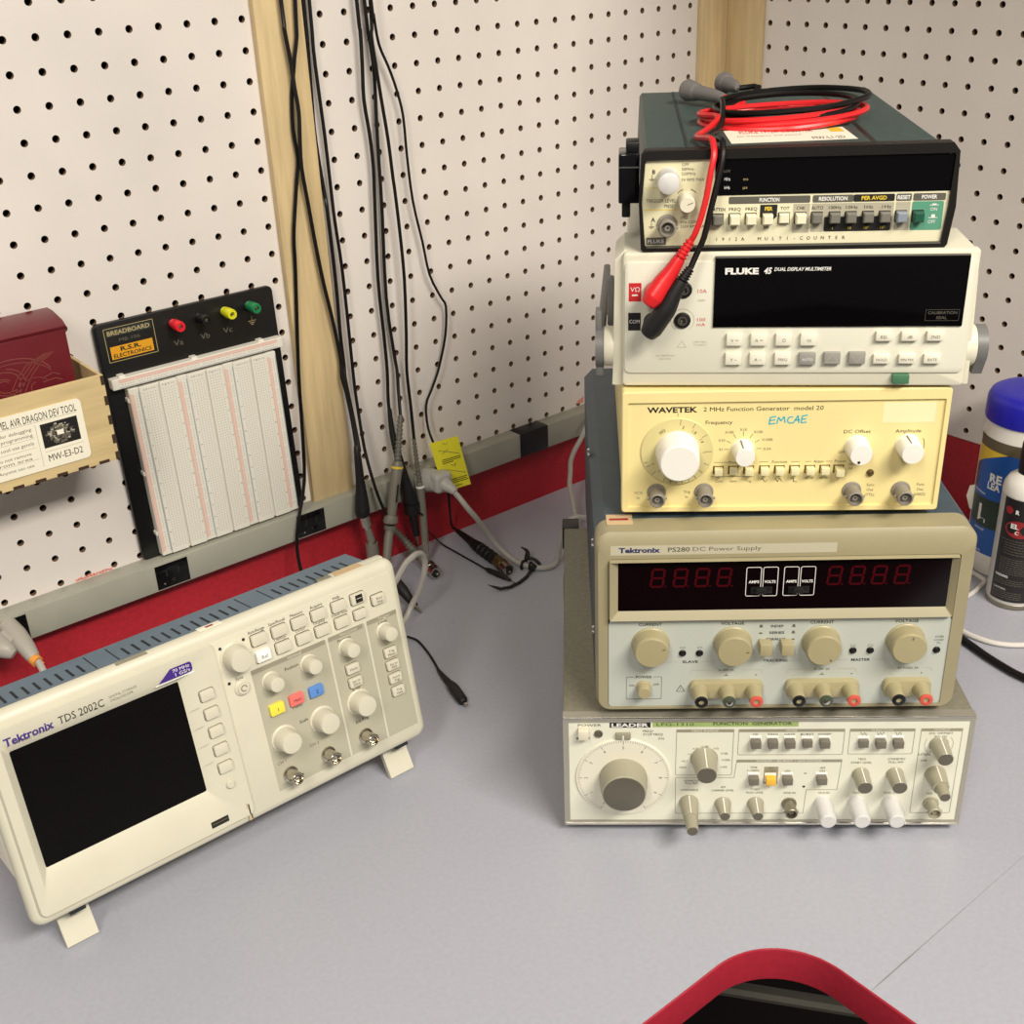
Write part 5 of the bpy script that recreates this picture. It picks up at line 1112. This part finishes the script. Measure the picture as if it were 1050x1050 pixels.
cableset('power_cable', 'grey power plug and cord at the left end of the raceway behind the oscilloscope', P1, 3.0, 'cordgrey', group=None, cat='power cord', extra=(('plug', fp1, 'grey moulded plug'), ('tag_remnant', fp1b, 'torn orange tag')))
def fp2(m):
    bm = M(); V = []
    m.tube([(-486, -20.6, 89), (-484, -33, 93), (-483, -44, 95)], 1, 'plugwhite', 18, 4, taper=[13, 13, 11])
    m.box(-492, -470, 84, 106, 38, 54, 'plugwhite', 4.5, 3); m.tube([(-481, -52, 94), (-479, -60, 91.4), (-477, -66, 88)], 1, 'plugwhite', 14, 3, taper=[8, 6, 4])
P2 = [(-478.6, -60, 91), (-476, -70, 83), (-471, -80, 70), (-462, -82, 56), (-449, -80, 35), (-440, -84, 18), (-435, -98, 7), (-433, -113, 4), (-430, -124, 3.4), (-425, -134, 3.3), (-418, -141, 3.3), (-409, -143, 3.6), (-404.5, -144, 8), (-402.6, -146, 20), (-401.4, -149, 34), (-400, -153, 50), (-397, -158, 60), (-390, -163, 63)]
P2 = P2+[(-383, -168, 61)]
cableset('power_cable', 'grey power cord from the plug under the yellow tag across the desk to the stack', P2, 3.0, 'cordgrey', group=None, cat='power cord', extra=(('plug', fp2, 'grey moulded plug'),))
TG = [(-485, 137), (-448, 135), (-434, 73), (-471, 75)]
tg = thing('warning_tag', (-460, -36, 75), 'yellow warning tag hanging on the cord at the grey plug', 'tag')
def ftg(m):
    m.prism(TG, 35.6, 36.1, 'tagyellow'); a, b, c, d = [Vector(p) for p in TG]
    def fn(s_, t_): q = d*(1-s_)*(1-t_)+c*s_*(1-t_)+b*s_*t_+a*(1-s_)*t_; return (q.x, q.y)
    for t0, s0, s1 in ((.62, .25, .92), (.585, .22, .9), (.55, .22, .62), (.20, .3, .95), (.165, .3, .92), (.13, .3, .95), (.06, .35, .7)): m.stroke([fn(s0, t0), fn(s1, t0)], .9, 36.2, 'ink')
    for pts in (((.2, .82), (.5, .76), (.9, .66)), ((.42, .95), (.5, .9), (.6, .93)), ((.3, .42), (.62, .34), (.95, .26)), ((.5, .5), (.58, .46), (.68, .5), (.62, .44)), ((.3, .74), (.55, .80))): m.stroke([fn(*p) for p in pts], .55, 36.2, 'inkgrey')
at((-460, -36, 75), 'tag_sheet', tg, ftg)
tie_ = thing('cable_tie', (-431, -128, 0), 'black cable tie around the grey cord on the desk', 'cable tie')
def fti(m):
    P = [(-424, -129, 5), (-432, -134, 3), (-444, -140.5, 2.2), (-458, -144.5, 2.2), (-471, -145.5, 2.4), (-481, -142, 2.8), (-484.5, -133, 3.2), (-486.5, -126, 3.4)]
    Q = []
    for i in range(len(P)-1):
        for j in range(5): Q.append(Vector(P[i]).lerp(Vector(P[i+1]), j/5))
    m.tube(Q, 1, 'rubber', 8, 2, taper=[(2.0 if i % 2 else 1.45)*(1 if i < 26 else max(.3, (35-i)/9)) for i in range(len(Q))])
at((-431, -128, 0), 'tail', tie_, fti)
def ftl(m):
    c = Vector((-428, -128, 4.2)); ax = Vector((.55, -.83, 0)).normalized(); s1 = Vector((ax.y, -ax.x, 0)); P = []
    for i in range(21): th = 2*pi*i/20; P.append(c+s1*(4.6*cos(th))+Vector((0, 0, 1))*(4.0*sin(th)))
    m.tube(P, 1.3, 'rubber', 8, 2)
    P = [c+ax*(-9)+s1*(5.4*cos(2*pi*i/20))+Vector((0, 0, 1))*(4.1*sin(2*pi*i/20)) for i in range(21)]; m.tube(P, 1.3, 'rubber', 8, 2)
    m.tube([(-432, -134, 3.6), (-426, -134, 6.6)], 3.0, 'rubber', 6, smooth=False); m.tube([(-429, -121, 8), (-423, -117, 10), (-420, -113, 14), (-424, -108, 18)], 1, 'rubber', 8, 3, taper=[2, 3, 2, .6]); m.tube([(-424, -117, 8), (-419, -124, 7.4), (-418, -132, 4)], 2.0, 'rubber', 8, 3)
at((-431, -128, 0), 'loop', tie_, ftl)
P3 = [(-232, -22, 102), (-240, -27, 101), (-257, -36, 96), (-272, -42, 84), (-288, -46, 72), (-298, -50, 62), (-306, -58, 53), (-318, -70, 44), (-333, -92, 34), (-348, -114, 26), (-357, -128, 20), (-366, -146, 12), (-371, -160, 6), (-370, -180, 3.4)]
cableset('power_cable', 'grey cord hanging down beside the blue case behind the stack', P3, 2.9, 'cordgrey', group=None, cat='power cord')
SL = [(-640, -150, 58), (-618, -143, 58), (-609, -142, 62), (-596, -141, 75), (-589, -142, 80), (-581, -140, 81), (-573, -138, 77), (-569, -136, 66), (-571, -136, 54), (-576, -133, 36), (-585, -130, 20), (-600, -135, 8), (-625, -140, 3.6), (-650, -150, 3.4)]
cableset('power_cable', 'grey cord looping up behind the right end of the oscilloscope', SL, 3.1, 'cordgrey', group=None, cat='power cord')
HK = [(-590, -88, 30), (-582, -92, 27), (-573, -89, 22), (-572, -103, 14), (-571, -112, 8), (-570, -116, 5.6)]
def fhk(m): m.tube([(-573, -84, 24), (-572.4, -95, 18), (-571.4, -108, 10), (-570.6, -114, 6.4)], 1, 'rubber', 14, 3, taper=[5.4, 6.0, 4.0, 3.4]); m.tube([(-570.6, -114, 6.4), (-569, -123, 2.2)], 1, 'steel', 8, smooth=False, taper=[1.6, .8]); m.box(-575, -566, 4, 7, 109, 112, 'rubber', .6)
cableset('hook_clip', 'black pointed test hook behind the oscilloscope next to the grey loop', HK, 1.2, group=None, cat='test clip', extra=(('hook_body', fhk, None),))
J = [(-640, -150, 2), (-622, -152, 4), (-610, -153, 4.4), (-606, -156, 3), (-603, -165, 1.6), (-609, -192, 1.5), (-618, -219, 2), (-622, -232, 3)]
def fJ1(m): m.tube([(-618, -217, 2.2), (-622, -232, 3), (-625, -246, 3.6)], 1, 'rubber', 12, 4, taper=[1.2, 2.4, 3.4]); m.tube([(-625, -246, 4), (-626.4, -251, 4.6), (-628, -257, 4.8), (-633, -275, 4.8), (-633.6, -278, 4.4)], 1, 'rubber', 14, 3, taper=[3.2, 4.2, 5.0, 4.8, 3.6])
def fJ2(m): m.tube([(-633.6, -278, 4.4), (-634.4, -284, 4.2)], 1, 'nickel', 10, smooth=False, taper=[1.6, 1.2])
cableset('loose_lead', 'thin black lead ending in a small black plug right of the oscilloscope', J, 1.1, group=None, cat='lead', extra=(('plug', fJ1, None), ('tip', fJ2, 'metal tip')))
cableset('power_cable', 'white cord lying on the desk in front of the cleaner bottles', [(-262, -420, 3), (-232, -448, 3), (-212, -480, 3), (-206, -503, 3), (-207, -517, 3), (-206, -530, 3), (-203, -541, 3), (-196, -552, 3), (-184, -563, 3), (-150, -590, 3), (-110, -640, 3), (-60, -740, 3), (-40, -880, 3), (-60, -1090, 3)], 2.6, 'cordwhite', group=None, cat='cord')
cableset('power_cable', 'white cord behind the silver bottle beside the wipes canister', [(-190, -430, 3), (-180, -455, 3), (-165, -471, 3), (-145, -477, 3), (-120, -475, 3), (-104, -470, 3), (-96, -440, 3), (-90, -405, 3)], 2.4, 'cordwhite', group=None, cat='cord')
cableset('power_cable', 'thick black cord on the desk at the lower right of the cleaner bottles', [(-300, -470, 4), (-245, -494, 4), (-221, -510, 4), (-223, -526, 4), (-229, -545, 4), (-234, -566, 4), (-237, -590, 4), (-234, -640, 4), (-215, -740, 4), (-180, -880, 4), (-170, -1090, 4)], 3.6, 'cable', group=None, cat='cord')

# ================================================================== CLEANER BOTTLES
BX, BY, BR = -47.5, -464.5, 44.0
cn = thing('wipes_canister', (BX, BY, 0), 'white wipes canister with blue lid and blue label in the right corner', 'canister')
def wrapfn(cx, cy, r, a0): return lambda u, v: (cx+r*cos(a0+u/r), cy+r*sin(a0+u/r), v)
def band(m, cx, cy, r, a0, a1, z0, z1, k, n=20):
    V = []; 
    for i in range(n+1): a = a0+(a1-a0)*i/n; V += [(cx+r*cos(a), cy+r*sin(a), z0(i/n) if callable(z0) else z0), (cx+r*cos(a), cy+r*sin(a), z1(i/n) if callable(z1) else z1)]
    m.add(V, [(2*i, 2*i+2, 2*i+3, 2*i+1) for i in range(n)], k)
CB = (BX, BY, 0)
at(CB, 'body', cn, lambda m: m.lathe((BX, BY, 0.2), (0, 0, 1), [(BR-3, 0), (BR-.6, 1.2), (BR, 4), (BR, 150), (BR-1, 154), (BR-1, 166), (BR-3, 167)], 'plasticwhite', 48))
at(CB, 'lid', cn, lambda m: m.lathe((BX, BY, 166), (0, 0, 1), [(BR+.4, 0), (BR+.8, 2), (BR+.4, 21), (BR-2, 26.5), (BR-6, 29), (BR-14, 30), (0, 30.6)], 'lidblue', 48), label='blue lid')
def fcl2(m):
    aV = math.atan2(-997.4-BY, -1139.1-BX); a0, a1 = aV-1.32, aV+1.5; r = BR+.25
    band(m, BX, BY, r, a0, a1, 24, 150, 'canblue', 40)
    band(m, BX, BY, r+.1, a0, a1, 138, 150, 'canbrown', 40)
    band(m, BX, BY, r+.15, a0, a0+.95, lambda t: 114+24*t**.7, lambda t: 138.5, 'canyellow', 16)
    band(m, BX, BY, r+.1, a0, a0+.16, 90, 118, 'canbrown', 6)
    band(m, BX, BY, r+.15, a0+.05, a1, 54, lambda t: 86-6*abs(.3-t), 'candark', 30)
    fn = wrapfn(BX, BY, r+.3, a0)
    for t, u, v, h, k, wd in (('RE', 33.5, 110, 8.5, 'inkwhite', 14), ('LEA', 32.5, 101, 7, 'inkwhite', 15), ('L', 23, 68, 17, 'inkwhite', 11), ('Non-Abrasive', 15, 90, 2.6, 'inkwhite', 18), ('ADVANCED', 22, 50.5, 2, 'inkwhite', 14)): m.text(t, u, v, 0, h, k, wd, fn=fn, bold=.04 if h > 5 else .01)
    m.text('WIPES', 24, 26.5, 0, 2.2, 'inkwhite', fn=fn)
    for i in range(4): m.stroke([(0, 0), (0, 0.01)], .01, 0, 'inkwhite') if False else None
clb = at(CB, 'label', cn, fcl2, label='blue printed label')
at(CB, 'label_flap', clb, lambda m: m.add([(BX-BR*.62, BY+BR*.66, 60), (BX-BR*.62, BY+BR*.66, 92), (BX-BR*.72, BY+BR*.86, 88), (BX-BR*.74, BY+BR*.9, 76), (BX-BR*.7, BY+BR*.8, 62)], [(0, 1, 2, 3, 4)], 'paper'), label='loose label corner')
QX, QY, QR = -112.7, -506.2, 24.6
bt = thing('cleaner_bottle', (QX, QY, 0), 'white and silver bottle with black cap and black label in front of the canister', 'bottle')
QB = (QX, QY, 0)
at(QB, 'body', bt, lambda m: m.lathe((QX, QY, 0.2), (0, 0, 1), [(QR-2.5, 0), (QR-.4, 1.5), (QR, 4), (QR, 122), (QR-.8, 128), (QR-4, 134), (QR-10, 138.5), (QR-12, 141)], 'silverband', 44))
at(QB, 'shoulder', bt, lambda m: m.lathe((QX, QY, 120), (0, 0, 1), [(QR+.15, 0), (QR+.15, 3), (QR-.6, 8.4), (QR-3.8, 14.4), (QR-9.6, 18.9), (QR-11, 20)], 'plasticwhite', 44), label='white shoulder')
at(QB, 'foot_ring', bt, lambda m: m.lathe((QX, QY, 0), (0, 0, 1), [(QR-2, 0.1), (QR+.1, 1), (QR+.2, 5.5), (QR-.4, 6.2)], 'steel', 44))
at(QB, 'cap', bt, lambda m: m.lathe((QX, QY, 138.6), (0, 0, 1), [(13.4, 0), (13.4, 30), (12.6, 33), (11, 34), (0, 34)], 'black', 36, flute=None), label='black cap')
def fbl(m):
    aV = math.atan2(-997.4-QY, -1139.1-QX); a0, a1 = aV-.92, aV+1.6; r = QR+.3
    band(m, QX, QY, r, a0, a1, 9, 119, 'labelblack', 36); fn = wrapfn(QX, QY, r+.25, a0)
    def disc(u, v, ru, rv, k): P = [fn(u+ru*cos(i*pi/12), v+rv*sin(i*pi/12)) for i in range(24)]; m.add(P+[fn(u, v)], [(i, (i+1) % 24, 24) for i in range(24)], k)
    disc(7.5, 107, 4.2, 4, 'labelmaroon'); m.text('R', 16, 106.6, 0, 4, 'inkwhite', fn=fn, bold=.04); disc(19, 88.5, 13, 9, 'labelmaroon'); m.text('EL', 15.5, 91.5, 0, 4.6, 'inkwhite', 8, fn=fn, bold=.04); m.text('C', 18, 85, 0, 3.6, 'inkwhite', fn=fn, bold=.04)
    rg2 = random.Random(2)
    def row(v, u0, u1):
        u = u0
        while u < u1:
            L = min(rg2.uniform(1.4, 4), u1-u); P = [fn(u, v-.4), fn(u+L, v-.4), fn(u+L, v+.4), fn(u, v+.4)]; m.add(P, [(0, 1, 2, 3)], 'inkgrey'); u += L+.7
    for i in range(6): row(76-i*2.9, 8 if i else 4, 30)
    for i in range(8): row(56-i*2.3, 6, 32)
    m.text('WARNING:', 10, 36.4, 0, 2.6, 'inkwhite', 14, fn=fn, bold=.03)
    for i in range(3): row(32.6-i*2.3, 3, 32)
    m.text('CAUTION:', 10, 22.4, 0, 2.2, 'inkwhite', 13, fn=fn)
    for i in range(4): row(19.2-i*2.2, 3, 32)
at(QB, 'label', bt, fbl, label='black printed label')

# ================================================================== LIGHT AND CAMERA
def area(name, loc, target, sx, sy, power, col):
    l = bpy.data.lights.new(name, 'AREA'); l.shape = 'RECTANGLE'; l.size = sx; l.size_y = sy; l.energy = power; l.color = col
    o = bpy.data.objects.new(name, l); COL.objects.link(o); o.location = loc
    d = Vector(target)-Vector(loc); o.rotation_euler = d.to_track_quat('-Z', 'Y').to_euler(); return o
area('ceiling_light', (-0.75, -2.0, 1.75), (-0.7, -1.2, 0.2), 1.2, 0.35, 62, (1.0, 0.93, 0.82))
area('ceiling_light', (-2.3, -1.5, 1.8), (-1.7, -1.0, 0.2), 0.35, 1.2, 26, (1.0, 0.93, 0.82))
w = bpy.data.worlds.new('World'); scene.world = w; w.use_nodes = True
bg = w.node_tree.nodes['Background']; bg.inputs[0].default_value = (1.0, 0.95, 0.88, 1); bg.inputs[1].default_value = 0.13
cam = bpy.data.cameras.new('Camera'); co = bpy.data.objects.new('Camera', cam); COL.objects.link(co)
cam.sensor_width = 36; cam.sensor_fit = 'HORIZONTAL'; cam.lens = 1216.2868/1050*36; cam.clip_start = 0.02
Rm = ((0.7716858443336461, -0.6349256931120018, -0.03701785894855736), (-0.3099215830312946, -0.3245754865401326, -0.8936438697314105), (0.5553823638055744, 0.7010849575930502, -0.4472474842972872))
mx = Matrix.Identity(4)
for i in range(3):
    mx[i][0] = Rm[0][i]; mx[i][1] = -Rm[1][i]; mx[i][2] = -Rm[2][i]
mx.translation = Vector((-1.13906628, -0.99735846, 0.6319069)); co.matrix_world = mx
scene.camera = co
vs = scene.view_settings; vs.view_transform = 'Standard'; vs.look = 'None'; vs.gamma = 1; vs.use_curve_mapping = False; vs.exposure = 0.0
